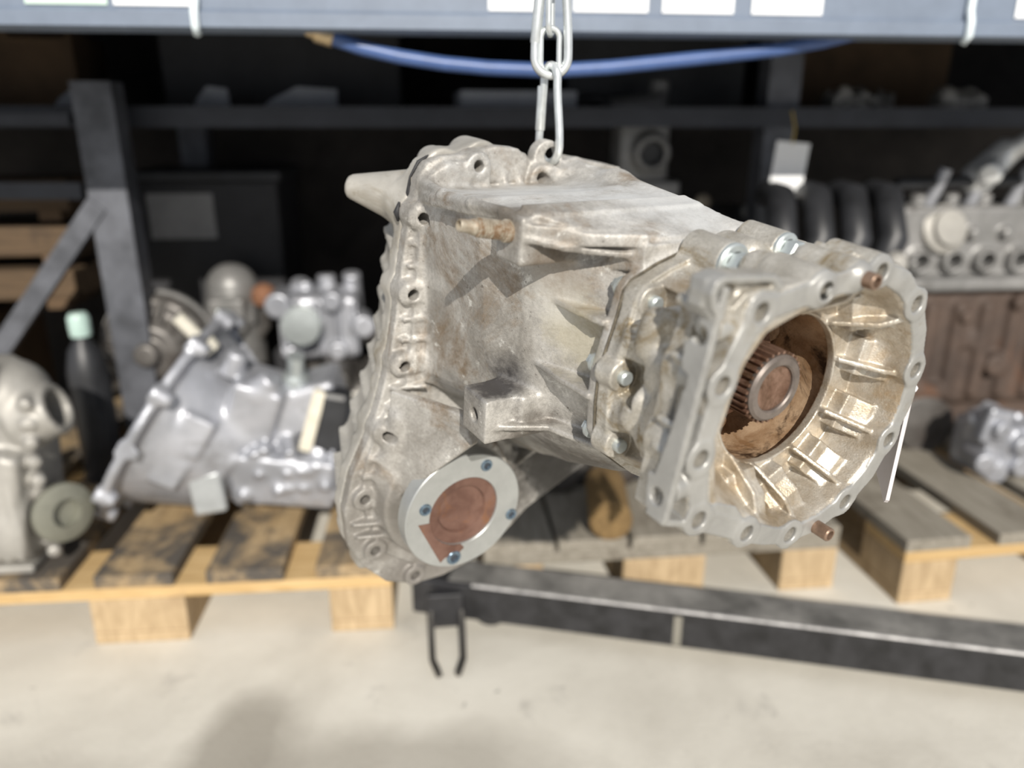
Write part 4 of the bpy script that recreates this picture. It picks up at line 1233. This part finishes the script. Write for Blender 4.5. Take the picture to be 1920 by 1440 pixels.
# wooden boards and cartons behind the left upright
Z2 = 0.122
for k_ in range(3):
    e = rk_empty('timber_board', -1.12, 0.62, 0.475 + 0.087 * k_, 0.04 * k_)
    tag(e, ('lowest brown board stacked left of the rack upright', 'middle brown board stacked left of the rack upright', 'topmost brown board stacked left of the rack upright')[k_], 'board', 'boards left of the upright')
    box_obj('board', (0, 0, 0), (0.58, 0.20, 0.06), wood('brown board %d' % k_, (0.06, 0.038, 0.02), (0.11, 0.07, 0.037), (0.035, 0.022, 0.014), stretch=(1.4, 14, 14)), e, None, 0.004)
    box_obj('end_cleat', (0.25, -0.02, -0.036), (0.04, 0.16, 0.025), M_CARD, e)
carton('large brown carton on the floor left of the pine pallet', -1.26, 0.62, 0.001, (0.44, 0.40, 0.40), M_CARD, 0.05)
e = rk_empty('oil_bottle', -0.765, 0.36, 0.1225)
tag(e, 'tall dark oil bottle with pale green cap behind the beige gearbox', 'bottle')
lathe_obj('bottle_body', [(0, 0), (0.034, 0), (0.036, 0.004), (0.036, 0.22), (0.028, 0.26), (0.012, 0.285), (0.012, 0.295), (0, 0.295)], (0, 0, 0), (0, 0, 1), M_BLACK, e, 24)
lathe_obj('bottle_cap', [(0, 0.288), (0.018, 0.288), (0.019, 0.30), (0.019, 0.322), (0.015, 0.33), (0, 0.332)], (0, 0, 0), (0, 0, 1), plain('pale green plastic', (0.45, 0.60, 0.55), rough=0.35), e, 20)
e = small_unit('oil_sump', 'flat black oily sump lying on the shaded middle pallet', 'sump', 0.16, 0.38, 0.1245, (0.44, 0.32, 0.15), M_DARKC, 31)
box_obj('sump_flange', (0, 0.0, 0.012), (0.46, 0.32, 0.014), M_BLACK, e, None, 0.003)
e = rk_empty('intake_manifold', 0.615, 0.34, 0.1225)
tag(e, 'black curved intake manifold with metal caps left of the rusty engine', 'manifold')
for i in range(4):
    x = -0.13 + i * 0.07
    tube_obj('runner', [(x, -0.02, 0.30), (x + 0.01, -0.09, 0.38), (x + 0.03, -0.10, 0.46), (x + 0.05, -0.03, 0.53), (x + 0.06, 0.05, 0.53)], 0.027, M_BLACK, e, 14)
    lathe_obj('runner_cap', [(0, 0), (0.020, 0), (0.022, 0.012), (0.014, 0.022), (0, 0.024)], (x + 0.02, -0.128, 0.42), (0.1, -1, 0.2), (M_GREYC, M_BEIGE)[i % 2], e, 14)
box_obj('plenum', (-0.02, 0.03, 0.23), (0.34, 0.15, 0.18), M_BLACK, e, None, 0.02)
box_obj('stand', (-0.02, 0.03, 0.07), (0.26, 0.13, 0.14), M_DARKC, e, None, 0.01)
lathe_obj('throttle_body', [(0, 0), (0.045, 0), (0.048, 0.01), (0.042, 0.03), (0.030, 0.034), (0.028, 0.012), (0, 0.012)], (-0.10, -0.05, 0.24), (-0.2, -1, 0.1), M_GREYC, e, 24)
# rusty roller lying behind the middle pallet front
M_LOG = wood('log wood', (0.13, 0.08, 0.03), (0.22, 0.14, 0.055), (0.07, 0.045, 0.025), stretch=(6, 6, 6))
e = rk_empty('timber_roller', 0.165, 0.03, 0.1225)
tag(e, 'short yellow brown timber log in front of the black sump on the middle pallet', 'log')
lathe_obj('log', [(0, 0), (0.033, 0), (0.036, 0.004), (0.036, 0.15), (0.033, 0.154), (0, 0.154)], (0, -0.02, 0.037), (0.15, 1, 0), M_LOG, e, 26)
lathe_obj('end_grain', [(0, -0.001), (0.029, -0.001), (0.029, 0.001), (0, 0.001)], (0.0, -0.0215, 0.037), (0.15, 1, 0), M_LOG, e, 26)

# ---------------------------------------------------------------- chain and hooks above the case
EYE = CASE_M @ V3(5, 99, -311)
M_CHAIN = plain('galvanised wire', (0.70, 0.73, 0.73), metal=0.7, rough=0.32, var=0.1, scale=80)
def pear(h, wt, wb, n=40):
    """outline of a snap hook: narrow top, wide bottom; returns (x, z) with z=0 at the inside of the bottom bend"""
    out = []
    rb, rt = wb / 2, wt / 2
    zb, zt = rb, h - rt
    for i in range(n // 2 + 1):
        t = math.pi + math.pi * i / (n // 2)
        out.append((rb * math.cos(t), zb + rb * math.sin(t)))
    m = n // 4
    for i in range(1, m):
        q = i / m
        out.append((rb + (rt - rb) * (3 * q * q - 2 * q ** 3), zb + (zt - zb) * q))
    for i in range(n // 2 + 1):
        t = math.pi * i / (n // 2)
        out.append((rt * math.cos(t), zt + rt * math.sin(t)))
    for i in range(1, m):
        q = i / m
        out.append((-rt + (rt - rb) * (3 * q * q - 2 * q ** 3), zt + (zb - zt) * q))
    return out
def ring_obj(name, outline, r, loc, rz, mat, parent, tilt=0.0, rx=0.0):
    rot = Matrix.Rotation(rz, 3, 'Z') @ Matrix.Rotation(tilt, 3, 'Y') @ Matrix.Rotation(rx, 3, 'X')
    pts = [Vector(loc) + rot @ Vector((x, 0, z)) for x, z in outline]
    bm = bmesh.new()
    add_tube(bm, pts, r, 14, closed=True)
    return bm_obj(name, bm, mat, parent, smooth=True)
# lower snap hook through the lifting eye
LOW = Vector((EYE.x, EYE.y, EYE.z + 0.0))
hk = empty('lower_snap_hook', (LOW.x, LOW.y, LOW.z - 0.006))
tag(hk, 'narrow zinc snap hook through the lifting eye of the hanging case', 'snap hook', 'snap hooks of the hoist chain')
H1 = 0.076
r1 = math.radians(-58)
ring_obj('hook_wire', pear(H1, 0.019, 0.030), 0.0034, (0, 0, 0), r1, M_CHAIN, hk, math.radians(1.5))
c, s_ = math.cos(r1), math.sin(r1)
lathe_obj('gate_sleeve', [(0, 0), (0.0040, 0), (0.0043, 0.001), (0.0043, 0.034), (0.0040, 0.035), (0, 0.035)], (-0.0135 * c, -0.0135 * s_, 0.026), (0.10 * c, 0.10 * s_, 1), M_CHAIN, hk, 14)
TOP1 = LOW.z - 0.006 + H1
# upper snap hook, seen flat on
up = empty('upper_snap_hook', (LOW.x + 0.001, LOW.y - 0.001, TOP1 - 0.0075))
tag(up, 'wide zinc snap hook at the top edge around the chain links', 'snap hook', 'snap hooks of the hoist chain')
ring_obj('hook_wire', pear(0.100, 0.018, 0.027), 0.0036, (0, 0, 0), math.radians(3), M_CHAIN, up, math.radians(0.6))
lathe_obj('gate_sleeve', [(0, 0), (0.0041, 0), (0.0044, 0.001), (0.0044, 0.040), (0.0041, 0.041), (0, 0.041)], (-0.0130, 0, 0.024), (0.10, 0, 1), M_CHAIN, up, 14)
# chain links inside the upper hook
zc = TOP1 - 0.006
for i in range(5):
    L_ = 0.034
    e = empty('chain_link', (LOW.x, LOW.y + 0.001, zc))
    tag(e, ('lowest chain link hooked on the lower snap hook', 'second chain link above the lower snap hook', 'third chain link at the top edge of the picture', 'fourth chain link above the lower snap hook', 'fifth chain link above the lower snap hook')[i], 'chain link', 'links of the hoist chain')
    ring_obj('link_wire', pear(L_, 0.0155, 0.0155, 32), 0.0024, (0, 0, 0), math.radians(12 if i % 2 == 0 else 78), M_CHAIN, e)
    zc += L_ - 0.0052

# ---------------------------------------------------------------- white card tag on the bell rim
tg = empty('price_card', matrix=CASE_M)
tag(tg, 'white card tag seen edge on at the right of the bell', 'tag')
bm = bmesh.new()
add_prism(bm, [(0, 0), (0.048, 0.0), (0.048, -0.088), (0.004, -0.088), (0, -0.084)], V3(92, -2, -3), (0.75, 0.0, -0.66), (-0.03, 1, -0.05), -0.0012, 0.0012)
bm_obj('card', bm, plain('pinkish white card', (0.66, 0.62, 0.63), rough=0.6, var=0.03), tg)
bm = bmesh.new()
add_tube(bm, [V3(94, -6, -6), V3(97, -4, -6), V3(101, -4, -8)], [0.003, 0.0034, 0.001], 8)
bm_obj('plastic_anchor', bm, M_PAPER, tg, smooth=True)
bm = bmesh.new()
add_tube(bm, [V3(100, -4, -8), V3(108, -1, -20), V3(122, 3, -60), V3(126, 5, -74)], 0.0006, 6)
bm_obj('plastic_thread', bm, plain('clear thread', (0.75, 0.77, 0.8), rough=0.25), tg)
